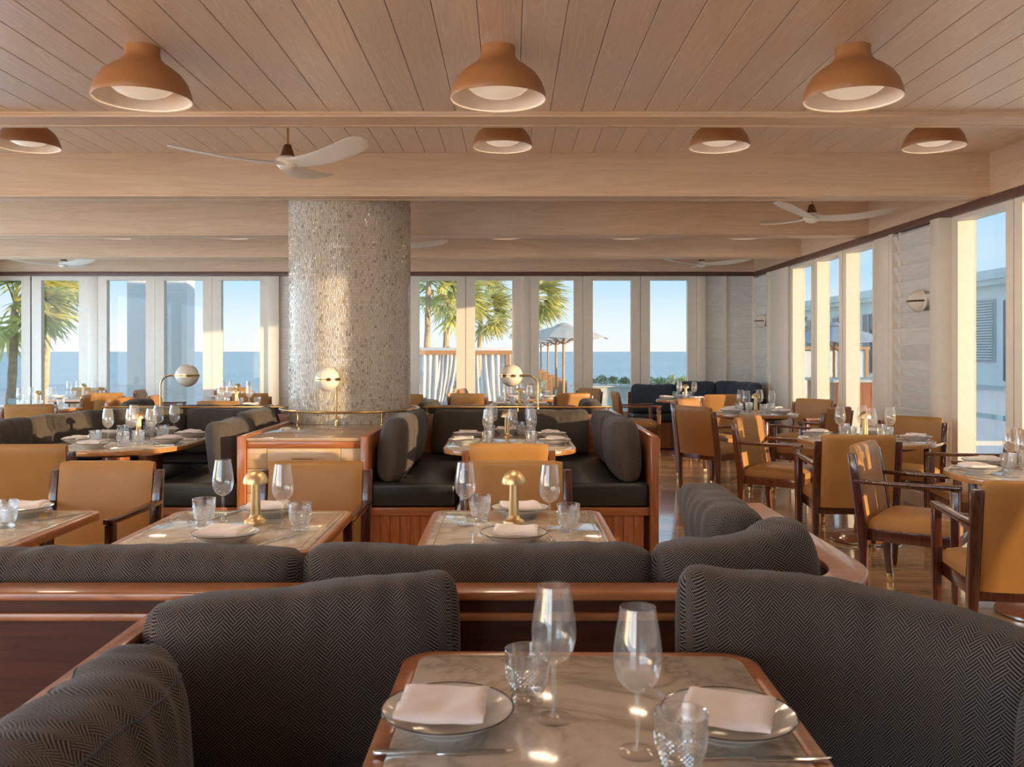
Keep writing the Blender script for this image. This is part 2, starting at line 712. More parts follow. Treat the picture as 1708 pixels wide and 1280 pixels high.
# ================================================================== THE ROOM
XL, XR, YF, YB = -7.7, 3.68, -3.2, 13.5
ZB, ZC, ZF = 2.57, 2.90, 2.60
FX0, FX1, FY0, FY1 = .88, 3.68, 3.6, 9.06

mb = MB()
mb.box(XL - .3, FX0, YF - .2, YB + .2, -.06, 0)
mb.box(FX0, XR + .3, YF - .2, FY0, -.06, 0)
mb.box(FX0, XR + .3, FY1, YB + .2, -.06, 0)
mb.box(FX0, XR + .3, FY0, FY1, -.06, -.012)
mb.box(FX1, XR + .3, FY0, FY1, -.012, 0)
flo = structure('floor', mb, 'floor_boards', 'glossy brown timber floor of narrow boards')
pm = MB().box(0, 1, 0, .1285, -.012, 0).mesh('floor_board', 'floor_wood', bevel=.0012, seg=1)
y, r = FY0, 0
while y < FY1 - .01:
    x = FX0
    ln = .35 + (r * .61) % 1.15
    while x < FX1 - .01:
        x2 = min(x + ln, FX1)
        if FX1 - x2 < .2:
            x2 = FX1
        obj('floor_board', pm, flo, (x, y, 0), sc=(x2 - x - .0015, 1, 1))
        x = x2
        ln = 1.5
    y += .13
    r += 1

# ceilings
cf = structure('ceiling', MB().box(XL - .2, XR + .2, YF - .2, 4.5, ZF + .012, 3.06), 'wall_white', 'low ceiling of lime-washed oak boards over the partitioned seats')
cm = MB().box(-.0775, .0775, -3.2, 4.5, ZF, ZF + .012).mesh('ceiling_board', 'oak_plank', bevel=.0022, seg=1)
x = XR - .08
while x > -5.2:
    obj('ceiling_board', cm, cf, (x, 0, 0))
    x -= .158
cc = structure('ceiling', MB().box(XL - .2, XR + .2, 4.5, YB + .2, ZC + .012, 3.06), 'wall_white', 'raised coffered ceiling of oak boards between deep beams')
cm = MB().box(-.0775, .0775, 4.7, 6.8, ZC, ZC + .012).mesh('ceiling_board', 'oak_plank', bevel=.0022, seg=1)
x = XR - .13
while x > -6.2:
    obj('ceiling_board', cm, cc, (x, 0, 0))
    x -= .158
cm = MB().box(-.237, .237, 7.0, 13.4, ZC, ZC + .012).mesh('ceiling_board', 'oak_plank', bevel=.0022, seg=1)
x = XR - .3
while x > -7.6:
    obj('ceiling_board', cm, cc, (x, 0, 0))
    x -= .476

# beams across the room
BL = ['shallow oak beam edging the low boarded ceiling', 'deep oak beam resting over the mosaic column front',
      'deep oak beam crossing just beyond the mosaic column', 'deep oak beam crossing above the far dining tables', 'oak soffit above the sea-facing glass doors']
for i, (y0, y1, zb) in enumerate(((4.5, 4.7, ZB), (6.8, 6.99, ZB), (9.1, 9.32, ZB), (11.2, 11.44, ZB), (13.36, 13.6, ZB))):
    mb = MB().box(XL, 3.63, y0, y1, zb + .012, 2.95 if i else 2.93)
    b = structure('ceiling_beam', mb, 'oak_beam', BL[i])
    b['category'] = 'beam'
    if i < 4:
        part('beam_moulding', MB().box(XL, 3.63, y0 - .012, y0 + .03, zb, zb + .016), 'oak_beam', b, bevel=.004)
        part('beam_moulding', MB().box(XL, 3.63, y0 + .03, y1 - .03, zb + .004, zb + .014), 'oak_beam', b)
        part('beam_moulding', MB().box(XL, 3.63, y1 - .03, y1 + .012, zb, zb + .016), 'oak_beam', b, bevel=.004)
b = structure('ceiling_beam', MB().box(3.63, 3.9, 4.5, YB + .1, ZB, 2.95), 'oak_beam_side', 'oak side beam running along the window wall')
b['category'] = 'beam'
b = structure('ceiling_beam', MB().box(XL - .15, XL, 4.5, YB + .1, ZB, 2.95), 'oak_beam_side', 'oak side beam along the wall opposite the louvred panels')
b['category'] = 'beam'
structure('trim_1', MB().box(XL, 3.64, 13.33, 13.37, 2.515, 2.575), 'trim_brown', 'dark brown wood strip above the sea-facing glass doors', .006)
structure('trim_2', MB().box(3.615, 3.66, 2.7, 13.36, 2.505, 2.575), 'trim_brown', 'dark brown wood strip above the side windows', .006)

# walls (solid runs and headers)
mb = MB()
mb.box(XL, XR + .2, YB, YB + .14, 2.535, 3.0)
mb.box(-3.60, -1.49, YB, YB + .14, 0, 2.54)
mb.box(2.80, XR + .2, YB, YB + .14, 0, 2.54)
wb = structure('wall_back', mb, 'white_paint', 'sea-facing wall of white painted boards around glass doors')
mb = MB()
mb.box(XR, XR + .16, YF, 2.74, 0, ZF + .05)
mb.box(XR, XR + .16, 2.74, YB, 2.515, 2.95)
mb.box(XR, XR + .16, 4.60, 5.58, 0, 2.52)  # unseen solid bay, placed to cut the sun strip on the column
mb.box(XR, XR + .16, 7.47, 8.56, 0, 2.52)
mb.box(XR, XR + .16, 11.70, YB, 0, 2.52)
wr = structure('wall_right', mb, 'white_paint', 'side wall with louvred panels between tall windows')
mb = MB()
mb.box(XL - .16, XL, YF, 2.5, 0, ZF + .05)
mb.box(XL - .16, XL, 2.5, YB, 2.515, 2.95)
mb.box(XL - .16, XL, 12.8, YB, 0, 2.52)
wl = structure('wall_left', mb, 'wall_white', 'unseen far side wall, left open between posts for daylight')  # out of view; bays kept unglazed so more daylight comes in
mb = MB()
mb.box(XL, XR, YF - .16, YF, 2.5, 3.0)
mb.box(XL, XL + .3, YF - .16, YF, 0, 2.5)
mb.box(-3.5, -3.2, YF - .16, YF, 0, 2.5)
mb.box(-1.2, XR, YF - .16, YF, 0, 2.5)
structure('wall_front', mb, 'wall_white', 'unseen front wall, openings shaped for fill daylight')  # unseen wall, its gaps sized to steer fill daylight indoors

# louvred / boarded wall panels, slat by slat
slat_y = MB()
slat_y.obox((0, 0, 0), (.018, 1, .165), Matrix.Rotation(math.radians(-23), 3, 'Y'))
slat_ym = slat_y.mesh('louvre_slat', 'grey_board', bevel=.003, seg=1)


def louvre_y(y0, y1):
    z = .08
    while z < 2.47:
        obj('louvre_slat', slat_ym, wr, (XR - .032, (y0 + y1) / 2, z), sc=(1, y1 - y0, 1))
        z += .145


def post_y(y0, y1, xin, z1=2.505, m='white_frame'):
    return part('post', MB().box(xin, XR + .01, y0, y1, 0, z1), m, wr, bevel=.004)


louvre_y(7.60, 8.36)
louvre_y(8.39, 8.47)
post_y(7.44, 7.60, 3.55)
post_y(8.36, 8.40, 3.63)
post_y(8.47, 8.56, 3.60)
louvre_y(12.62, 13.28)
post_y(13.28, 13.36, 3.60)
post_y(12.50, 12.62, 3.60)
post_y(11.72, 12.50, 3.62)
sl = MB().obox((0, 0, 0), (1, .014, .165), Matrix.Rotation(math.radians(7), 3, 'X'))
slat_xm = sl.mesh('wall_board', 'grey_board_x', bevel=.003, seg=1)


def boards_x(x0, x1):
    z = .09
    while z < 2.5:
        obj('wall_board', slat_xm, wb, ((x0 + x1) / 2, YB - .018, z), sc=(x1 - x0, 1, 1))
        z += .158


def post_x(x0, x1, dep=.06, z1=2.53):
    part('post', MB().box(x0, x1, YB - dep, YB + .02, 0, z1), 'white_frame', wb, bevel=.004)


boards_x(2.92, 3.21)
boards_x(3.25, 3.66)
post_x(2.80, 2.92, .12)
post_x(3.21, 3.25)
for xa, xb in ((-3.44, -2.95), (-2.91, -2.2), (-2.16, -1.55)):
    boards_x(xa, xb)
post_x(-3.60, -3.44, .1)
post_x(-2.95, -2.91)
post_x(-2.2, -2.16)

# glazed door leaves -----------------------------------------------------
WN = [0]


def leaf(along, c, wid, plane, label, inward, depth=.10, stile=.13, z0=.5, z1=2.46, ztop=2.53, pane_in=None):
    """along 'x' or 'y'; inward = sign of the direction into the room across the leaf"""
    WN[0] += 1
    nm = 'window_%d' % WN[0]
    mb = MB()
    h = wid / 2 - .004

    def bx(m, a0, a1, d0, d1, za, zb):
        if along == 'x':
            m.box(c + a0, c + a1, min(plane + d0 * inward, plane + d1 * inward), max(plane + d0 * inward, plane + d1 * inward), za, zb)
        else:
            m.box(min(plane + d0 * inward, plane + d1 * inward), max(plane + d0 * inward, plane + d1 * inward), c + a0, c + a1, za, zb)
    bx(mb, -h, -h + stile, 0, depth, 0, ztop)
    bx(mb, h - stile, h, 0, depth, 0, ztop)
    bx(mb, -h + stile, h - stile, 0, depth, 0, z0)
    bx(mb, -h + stile, h - stile, 0, depth, z1, ztop)
    o = structure(nm, mb, 'white_frame', label)
    p = MB()
    bx(p, -h + stile - .004, h - stile + .004, .012, .018, z0 - .004, z1 + .004)
    part('pane', p, 'window_glass', o)
    sl = MB()
    bx(sl, h - .001, h + .009, depth - .02, depth - .006, 0, ztop)
    part('gap_shade', sl, 'dark_gap', o)  # black strip stands in for the shadow gap between leaves
    return o


SEA = ['glass door leaf with the cabana behind it, next to the mosaic column', 'glass door leaf with a bent palm tree in view',
       'glass door leaf with a row of parasols in view', 'glass door leaf with a parasol tip and pool in view', 'glass door leaf beside the boarded corner, sea in view',
       'glass door leaf at the far end with a palm crown in view', 'glass door leaf with blown palm fronds in view', 'glass door leaf with a white outdoor pillar at one side',
       'glass door leaf with a pillar behind the globe lamp', 'glass door leaf with open sea, next to white boards']
for (c, wd), lb in zip(((-1.075, .835), (-.24, .835), (.70, .80), (1.53, .85), (2.38, .84), (-7.56, .80), (-6.72, .84), (-5.73, .86), (-4.875, .86), (-4.02, .86)), SEA):
    leaf('x', c, wd, YB + .04, lb, -1, .10, .135)
part('post', MB().box(.172, .306, YB - .065, YB + .1, 0, 2.54), 'white_frame', wb, bevel=.004)
part('post', MB().box(-6.305, -6.155, YB - .065, YB + .1, 0, 2.54), 'white_frame', wb, bevel=.004)
for i, yc in enumerate((11.24, 10.32, 9.40)):
    leaf('y', yc, .915, 3.80, ['narrow side window leaf nearest the boarded corner', 'middle side window leaf between corner and louvres', 'side window leaf beside the louvred panel with lamp'][i], -1, .15, .10, .12, 2.47, 2.51)
part('post', MB().box(3.62, 3.80, 8.56, 8.94, 0, 2.505), 'white_frame', wr, bevel=.004)
for i, yc in enumerate((6.97, 6.05, 4.13, 3.21)):
    leaf('y', yc, .915, 3.80, ['sunlit side window leaf beside the wide post', 'second sunlit side window leaf from the wide post', 'third sunlit side window leaf from the wide post', 'fourth sunlit side window leaf, next to the solid wall'][i], -1, .15, .10, .12, 2.47, 2.51)
louvre_y(4.68, 5.5)  # unseen slats on the bay added to shape the sun
for k in range(4):
    part('post', MB().box(XL - .16, XL, 2.5 + k * 3.43, 2.74 + k * 3.43, 0, 2.52), 'white_frame', wl, bevel=.004)

# ------------------------------------------------------------------ mosaic column
CX, CY, CR = -1.33, 7.5, .5
ctop = .826
mb = MB().lathe([(0, 0), (CR - .004, 0), (CR - .004, 2.57 - ctop + .4), (0, 2.57 - ctop + .4)], 72, (CX, CY, ctop))
col = structure('column', mb, 'grout', 'thick round column clad in pale mosaic tiles')
vs, fs, cols = [], [], []
rnd = random.Random(5)
z = ctop + .002
while z < 2.60:
    hz = .0215
    a = rnd.random() * .03
    a_end = a + 2 * PI
    while a < a_end - .012:
        wa = rnd.choice((.018, .022, .026, .030, .034)) * .95
        if a + wa > a_end:
            wa = a_end - a
        tl, tv = rnd.gauss(0, .00028), rnd.gauss(0, .00028)
        g = .0016 / CR
        o = len(vs)
        for (aa, zz, s1, s2) in ((a + g, z + .0009, -1, -1), (a + wa - g, z + .0009, 1, -1), (a + wa - g, z + hz - .0009, 1, 1), (a + g, z + hz - .0009, -1, 1)):
            R = CR + .001 + tl * s1 + tv * s2
            vs.append((CX + R * math.cos(aa), CY + R * math.sin(aa), zz))
        for (aa, zz) in ((a + g, z + .0009), (a + wa - g, z + .0009), (a + wa - g, z + hz - .0009), (a + g, z + hz - .0009)):
            R = CR - .005
            vs.append((CX + R * math.cos(aa), CY + R * math.sin(aa), zz))
        q = rnd.random()
        if q < .07:
            c = (.37, .305, .235)
        elif q < .30:
            c = (.53, .46, .37)
        else:
            c = (.60, .53, .43)
        k = rnd.uniform(.88, 1.1)
        c = (c[0] * k, c[1] * k, c[2] * k, 1)
        for f in ((0, 1, 2, 3), (0, 4, 5, 1), (1, 5, 6, 2), (2, 6, 7, 3), (3, 7, 4, 0)):
            fs.append(tuple(o + i for i in f))
            cols.extend(c)
        a += wa
    z += hz
me = bpy.data.meshes.new('mosaic_tiles')
me.from_pydata(vs, [], fs)
at = me.attributes.new('tile', 'FLOAT_COLOR', 'FACE')
at.data.foreach_set('color', cols)
me.materials.append(MATS['mosaic'])
mo = obj('mosaic_tiles', me, col)
mo['kind'] = 'stuff'

# ------------------------------------------------------------------ ceiling dome lamps
outer = [(.067, 0), (.067, -.028), (.071, -.045), (.088, -.064), (.118, -.084), (.150, -.110), (.173, -.143), (.186, -.180), (.190, -.206)]
inner = [(r - .006, zz) for r, zz in outer]
d_out = MB().lathe(outer + [(.1885, -.2075)], 48).mesh('shade', 'terracotta_wood', True, angle=60)
d_in = MB().lathe([(.1885, -.2075), (.183, -.2055)] + list(reversed(inner))[1:-2] + [(.0, -.05)], 48).mesh('shade_lining', 'shade_inside', True, angle=60)
d_dif = MB().lathe([(.0, -.198), (.035, -.196), (.07, -.189), (.10, -.176), (.122, -.157), (.128, -.14), (.118, -.12), (0, -.11)], 40).mesh('diffuser', 'lamp_diffuser', True, angle=70)
ld = bpy.data.lights.new('dome_fill', 'AREA')  # disc of added fill light under each dome
ld.shape = 'DISK'
ld.size = .24
ld.energy = FILL_W
ld.color = FILL_COL


def dome_lamp(x, y, zc, label, group):
    t = thing('dome_ceiling_lamp', label, 'ceiling lamp', (x, y, zc), rnd.random(), group)
    s = obj('shade', d_out, t)
    obj('shade_lining', d_in, s)
    obj('diffuser', d_dif, t)
    l = obj('dome_fill', ld, t, (0, 0, -.2))
    return t


GX = [-5.53, -4.16, -2.79, -1.42, -.045, 1.33, 2.69]
A = 'terracotta dome lamp on the low boarded ceiling'
for k, x in enumerate((-1.45, -.045, 1.355)):
    dome_lamp(x, 3.55, ZF, ['terracotta dome lamp on the low ceiling, over the tables by the drawer cabinet', 'terracotta dome lamp on the low ceiling, in line with the booth beside the column', 'terracotta dome lamp on the low ceiling, nearest the window wall'][k], 'dome lamps on the low ceiling')
for x in (-4.25, -2.85, 2.75):
    dome_lamp(x, 3.55, ZF, A, 'dome lamps on the low ceiling')
for x, q in ((-.045, 'next to the propeller fan'), (1.33, 'between two other domes'), (2.69, 'nearest the window wall'), (-3.05, 'on the fan side away from the column')):
    dome_lamp(x, 5.7, ZC, 'terracotta dome lamp in the first coffer, ' + q, 'dome lamps in the first coffer')
for x in (-.045, 1.33, 2.69, -3.15, -4.5):
    dome_lamp(x, 10.22, ZC, 'dome lamp in the coffer above the far tables, rim just below the beam', 'dome lamps over the far tables')

# ------------------------------------------------------------------ propeller fans
fc = MB().lathe([(0, 0), (.055, 0), (.053, -.018), (.035, -.05), (.022, -.062), (0, -.062)], 24).mesh('canopy', 'brass', True)
fr = MB().lathe([(0, -.05), (.011, -.05), (.011, -.2), (0, -.2)], 12).mesh('downrod', 'brass', True)
fm = MB().lathe([(0, -.18), (.022, -.18), (.026, -.19), (.045, -.25), (.05, -.262), (0, -.262)], 24).mesh('motor_housing', 'bronze', True)
fh = MB().lathe([(0, -.258), (.055, -.258), (.075, -.275), (.07, -.31), (.05, -.335), (.025, -.345), (0, -.345)], 24).mesh('hub', 'fan_white', True, angle=60)


def blade_mesh():
    nu, nv = 20, 8
    vs = []
    for side in (1, -1):
        for i in range(nu + 1):
            s = i / nu
            r = .02 + .70 * s
            wd = .105 + .05 * math.sin(PI * s) * s + .02 * s
            wd *= (1 - max(0, (s - .9) / .1) ** 2 * .72)
            zc = -.30 + .012 * math.sin(s * PI) * -1 + .055 * s ** 1.6
            tw = -.30 + .1 * s
            for j in range(nv + 1):
                q = j / nv - .5
                yy = q * 2 * wd * .5 * 1.25 + .028 * math.sin(s * PI)
                th = .010 * (1 - (2 * q) ** 2) ** .5 * (1 - .5 * s) + .0015
                vs.append((r, yy, zc + q * wd * tw + side * th))
    m = (nu + 1) * (nv + 1)
    fs = []
    for i in range(nu):
        for j in range(nv):
            a = i * (nv + 1) + j
            b = a + nv + 1
            fs.append((a, b, b + 1, a + 1))
            fs.append((m + a, m + a + 1, m + b + 1, m + b))
    for i in range(nu):
        a, b = i * (nv + 1), (i + 1) * (nv + 1)
        fs.append((a, m + a, m + b, b))
        fs.append((a + nv, b + nv, m + b + nv, m + a + nv))
    for j in range(nv):
        fs.append((nu * (nv + 1) + j, m + nu * (nv + 1) + j, m + nu * (nv + 1) + j + 1, nu * (nv + 1) + j + 1))
        fs.append((j, j + 1, m + j + 1, m + j))
    return MB().add(vs, fs).mesh('blade', 'fan_white', True, angle=60)


fbm = blade_mesh()


def fan(x, y, rz, label):
    t = thing('ceiling_fan', label, 'ceiling fan', (x, y, ZC), rz, 'white propeller fans')
    for n_, m_ in (('canopy', fc), ('downrod', fr), ('motor_housing', fm), ('hub', fh)):
        obj(n_, m_, t)
    for k in range(3):
        obj('blade', fbm, t, rz=k * 2 * PI / 3)


fan(-1.42, 5.75, math.radians(82), 'white three-blade fan in the first coffer, hung on a short brass rod')
fan(2.72, 8.1, math.radians(110), 'white three-blade fan near the louvred wall lamp')
fan(-1.42, 10.2, math.radians(4), 'white three-blade fan half hidden behind the mosaic column')
fan(2.65, 12.4, math.radians(86), 'white three-blade fan near the boarded corner')
fan(-6.15, 12.4, math.radians(84), 'white three-blade fan near the far end wall')

# ------------------------------------------------------------------ wall sconces
def sconce(y, z, label):
    t = thing('wall_sconce', label, 'wall lamp', (XR - .052, y, z), 0, 'half-globe wall sconces')
    vs = []
    mb = MB().lathe([(0, 0), (.085, 0), (.095, .006), (.095, .018), (.085, .024), (0, .024)], 32, sy=1.35)
    part('back_plate', mb, 'white_frame', t, True, rot=(0, -PI / 2, 0))
    prof = [(0, .115)] + [(.098 * math.sin(a), .02 + .095 * math.cos(a)) for a in [PI / 2 * k / 10 for k in range(1, 11)]] + [(0, .02)]
    part('globe', MB().lathe(prof, 32), 'opal', t, True, angle=60, rot=(0, -PI / 2, 0))
    pts = [(-.02 - .100 * math.cos(a), .103 * math.sin(a), 0) for a in [-PI / 2 + PI * k / 16 for k in range(17)]]
    b = part('band', MB().tube(pts, .008, 8), 'bronze', t, True)
    for k in range(1, 16, 2):
        p = pts[k]
        part('stud', MB().lathe([(0, -.004), (.004, 0), (0, .004)], 6), 'brass', b, loc=(p[0] * 1.08, p[1] * 1.06, 0))


sconce(7.92, 1.84, 'white half-globe sconce on the wide louvred panel between windows')
sconce(12.85, 1.83, 'white half-globe sconce on the boards near the corner banquette')

# ================================================================== FURNITURE
# ------------------------------------------------------------------ cushions
def smooth_path(pts, n):
    P = [Vector((p[0], p[1], p[2] if len(p) > 2 else 0)) for p in pts]
    if len(P) == 2:
        return [P[0].lerp(P[1], i / n) for i in range(n + 1)]
    Q = [P[0] * 2 - P[1]] + P + [P[-1] * 2 - P[-2]]
    dense = []
    for i in range(1, len(Q) - 2):
        for k in range(24):
            t = k / 24
            a, b, c, d = Q[i - 1], Q[i], Q[i + 1], Q[i + 2]
            dense.append(.5 * ((2 * b) + (c - a) * t + (2 * a - 5 * b + 4 * c - d) * t * t + (3 * b - a - 3 * c + d) * t ** 3))
    dense.append(P[-1])
    L_ = [0]
    for i in range(1, len(dense)):
        L_.append(L_[-1] + (dense[i] - dense[i - 1]).length)
    out, j = [], 0
    for i in range(n + 1):
        s = L_[-1] * i / n
        while j < len(L_) - 2 and L_[j + 1] < s:
            j += 1
        f = (s - L_[j]) / max(1e-9, L_[j + 1] - L_[j])
        out.append(dense[j].lerp(dense[j + 1], min(1, max(0, f))))
    return out


def cushion(name, label, group, pts, z0, h, t, lean=0.0, seed=0, wr=.007, flip=False, mat='herringbone', nu=56, piping=False):
    """stuffed back cushion standing on z0, following a plan path; optional third path value lifts the top"""
    nv = 40
    P = smooth_path(pts, nu)
    rnd_ = random.Random(seed)
    ox = rnd_.random() * 50
    vs, U, V = [], [], []
    ulen = 0
    a_ = t / 2
    for i in range(nu + 1):
        if i:
            d = P[i] - P[i - 1]
            ulen += math.hypot(d.x, d.y)
        T = P[min(i + 1, nu)] - P[max(i - 1, 0)]
        T.z = 0
        T.normalize()
        Nn = Vector((T.y, -T.x, 0))       # towards the camera side when the path runs +x
        q = abs(2 * i / nu - 1)
        ke = max(0, 1 - q ** 7)
        k = .42 + .58 * ke ** .45
        hk = .955 + .045 * ke ** .5
        hh = (h + P[i].z) * hk
        per = 0
        last = None
        for j in range(nv):
            th = -PI / 2 + 2 * PI * j / nv
            c, s = math.cos(th), math.sin(th)
            cx = math.copysign(abs(c) ** .62, c) * a_ * k
            cz = math.copysign(abs(s) ** .40, s) * .5 * hh
            up = cz / hh + .5
            side = abs(c)
            # soft belly and wrinkles
            belly = .10 * t * math.sin(PI * up) * (1 if cx > 0 else -1) * (1 - q ** 3)
            wn = noise.noise(Vector((ulen * 9 + ox, up * 1.6, .3 if cx > 0 else 7)))
            wn2 = noise.noise(Vector((ulen * 22 + ox, up * 3.2 + ulen * 4, 3.1)))
            dx = (wn * 1.2 + wn2 * .8) * wr * (.35 + up * up)
            dz = noise.noise(Vector((ulen * 5 + ox, 1.7, .2))) * .012 * up + noise.noise(Vector((ulen * 17 + ox, 4.7, side))) * wr * .7 * up ** 3
            off = cx + belly + dx * (1 if cx > 0 else -1)
            pos = Vector((P[i].x, P[i].y, 0)) + Nn * (off - lean * (up - .5) * hh) + Vector((0, 0, z0 + hh / 2 + cz + dz))
            pos.z = max(pos.z, z0)
            vs.append(pos)
            if last is not None:
                per += math.hypot(cx - last[0], cz - last[1])
            last = (cx, cz)
            U.append(ulen)
            V.append(per)
    tot = 2 * (h + t) * .93
    fs, uv = [], []

    def vv(i, j):
        return tot if j == nv else V[i * nv + j]
    sg = -1 if flip else 1
    for i in range(nu):
        for j in range(nv):
            j2 = (j + 1) % nv
            fs.append((i * nv + j, (i + 1) * nv + j, (i + 1) * nv + j2, i * nv + j2))
            uv.append(((U[i * nv], sg * vv(i, j)), (U[(i + 1) * nv], sg * vv(i + 1, j)), (U[(i + 1) * nv], sg * vv(i + 1, j + 1)), (U[i * nv], sg * vv(i, j + 1))))
    # closed ends in two shrinking rings
    for end in (0, nu):
        base = [end * nv + j for j in range(nv)]
        cen = sum((vs[b] for b in base), Vector()) / nv
        T = (P[1] - P[0]) * -1 if end == 0 else P[-1] - P[-2]
        T.z = 0
        T.normalize()
        Nc = Vector((T.y, -T.x, 0))
        prev = base
        du = U[end * nv]
        for sc, out in ((.86, .012), (.55, .020), (.2, .023)):
            o = len(vs)
            for b in base:
                p = cen + (vs[b] - cen) * sc + T * out
                p.z = cen.z + (vs[b].z - cen.z) * (1 - (1 - sc) * .55)
                vs.append(p)
            ring_ = [o + j for j in range(nv)]
            for j in range(nv):
                j2 = (j + 1) % nv
                fs.append((prev[j], prev[j2], ring_[j2], ring_[j]))
                uv.append(tuple((du + (vs[x] - cen).dot(Nc), sg * (vs[x].z)) for x in (prev[j], prev[j2], ring_[j2], ring_[j])))
            prev = ring_
        fs.append(tuple(prev))
        uv.append(tuple((du + (vs[x] - cen).dot(Nc), sg * vs[x].z) for x in prev))
    me = bpy.data.meshes.new(name)
    org = P[len(P) // 2].copy()
    org.z = z0
    me.from_pydata([v - org for v in vs], [], fs)
    ul = me.uv_layers.new(name='UVMap')
    k = 0
    for pi, p in enumerate(me.polygons):
        for q in uv[pi]:
            ul.data[k].uv = q
            k += 1
        p.use_smooth = True
    bm = bmesh.new()
    bm.from_mesh(me)
    bmesh.ops.recalc_face_normals(bm, faces=bm.faces)
    bm.to_mesh(me)
    bm.free()
    me.materials.append(MATS[mat])
    o = obj(name, me, None, org)
    tag(o, label, 'cushion', group)
    if piping:
        for jj in (int(nv * .36), int(nv * .64)):
            pts_ = [vs[i * nv + jj] - org for i in range(2, nu - 1)]
            part('piping', MB().tube(pts_, .0028, 6), 'navy_fabric', o, True)
    return o


# ------------------------------------------------------------------ armchairs
def chair_meshes():
    M_ = {}
    for tagname, mat in (('d', 'mahogany'), ('w', 'mahogany_warm')):
        b = MB().loft([(0, .02, 0, .026, .028), (0, 0, .20, .036, .042), (0, -.005, .42, .042, .055), (0, -.045, .70, .042, .048), (0, -.065, .82, .040, .040)])
        M_['back' + tagname] = b.mesh('back_post', mat, bevel=.005)
        f = MB().loft([(0, 0, 0, .026, .028), (0, 0, .30, .040, .042), (0, 0, .655, .040, .046)])
        M_['front' + tagname] = f.mesh('front_leg', mat, bevel=.005)
        a = MB()
        pts = [(-.285, .668), (-.1, .666), (.1, .668), (.27, .672)]
        vs = []
        for yy, zz in pts:
            vs += [(-.022, yy, zz - .014), (.022, yy, zz - .014), (.022, yy, zz + .010), (-.022, yy, zz + .010)]
        fs = [(3, 2, 1, 0), (12, 13, 14, 15)]
        for i in range(3):
            for j in range(4):
                fs.append((4 * i + j, 4 * i + (j + 1) % 4, 4 * i + 4 + (j + 1) % 4, 4 * i + 4 + j))
        a.add(vs, fs)
        M_['arm' + tagname] = a.mesh('arm', mat, bevel=.006)
        M_['rail' + tagname] = MB().box(-.235, .235, -.235, .245, .335, .405).mesh('seat_frame', mat, bevel=.006)
    M_['tip'] = MB().loft([(0, 0, 0, .0275, .0295), (0, 0, .055, .0305, .033)]).mesh('brass_tip', 'brass', bevel=.002)
    # domed seat

    def seatf(u, v):
        x = -.232 + .464 * u
        y = -.215 + .462 * v
        ed = min(u, 1 - u, v, 1 - v)
        k = 1 - max(0, 1 - ed / .12) ** 2
        return (x, y, .445 + .055 * k * (.55 + .45 * math.sin(PI * u) * math.sin(PI * min(1, v + .08))))
    s = MB().grid(seatf, 18, 18)
    n = 18
    rim = [(i, 0) for i in range(n)] + [(n, j) for j in range(n)] + [(n - i, n) for i in range(n)] + [(0, n - j) for j in range(n)]
    idx = [i * (n + 1) + j for i, j in rim]
    base = len(s.v)
    s.v += [(s.v[i][0], s.v[i][1], .403) for i in idx]
    m = len(idx)
    for i in range(m):
        s.f.append((idx[i], idx[(i + 1) % m], base + (i + 1) % m, base + i))
    s.f.append(tuple(base + i for i in range(m)))
    M_['seat'] = s.mesh('seat', 'ochre_leather', True, angle=50)
    # upholstered back rolled over its top
    prof = []
    for z_, t_ in ((.385, .028), (.42, .030), (.5, .031), (.6, .031), (.7, .031), (.8, .031), (.835, .030), (.852, .024), (.862, .012)):
        prof.append((z_, t_))
    vs = []
    nx = 12
    for sgn in (1, -1):
        for z_, t_ in prof:
            lean = -.005 - max(0, z_ - .42) * .145
            for i in range(nx + 1):
                u = i / nx * 2 - 1
                rd = 1 - max(0, abs(u) - .9) / .1 * .35
                bow = .012 * (1 - u * u) * (1 if sgn > 0 else .3)
                vs.append((u * .228, lean + sgn * t_ * rd - .012 * (1 - u * u) * .8 + bow * .5, z_ - (.006 if abs(u) > .97 and z_ > .83 else 0)))
    r = len(prof)
    m = r * (nx + 1)
    fs = []
    for k in range(r - 1):
        for i in range(nx):
            a = k * (nx + 1) + i
            b = a + nx + 1
            fs.append((a, a + 1, b + 1, b))
            fs.append((m + a, m + b, m + b + 1, m + a + 1))
        for i in (0, nx):
            a = k * (nx + 1) + i
            b = a + nx + 1
            fs.append((a, b, m + b, m + a))
    for i in range(nx):
        a = (r - 1) * (nx + 1) + i
        fs.append((a, a + 1, m + a + 1, m + a))
        fs.append((i, m + i, m + i + 1, i + 1))
    M_['pad'] = MB().add(vs, fs).mesh('backrest', 'ochre_leather', True, angle=50)
    return M_


CH = chair_meshes()


def chair(x, y, fx, fy, label, wd='w', group='ochre leather armchairs', tips=True):
    t = thing('armchair', label, 'chair', (x, y, 0), face(fx, fy), group)
    for s in (-1, 1):
        lg = obj('back_post', CH['back' + wd], t, (s * .252, -.235, 0))
        l2 = obj('front_leg', CH['front' + wd], t, (s * .252, .235, 0))
        if tips:
            obj('brass_tip', CH['tip'], lg, (0, .0195, 0))
            obj('brass_tip', CH['tip'], l2, (0, 0, 0))
        obj('arm', CH['arm' + wd], t, (s * .252, 0, 0))
    obj('seat_frame', CH['rail' + wd], t)
    obj('seat', CH['seat'], t)
    obj('backrest', CH['pad'], t, (0, -.235, 0))
    return t


# ------------------------------------------------------------------ tables
TZ = .75


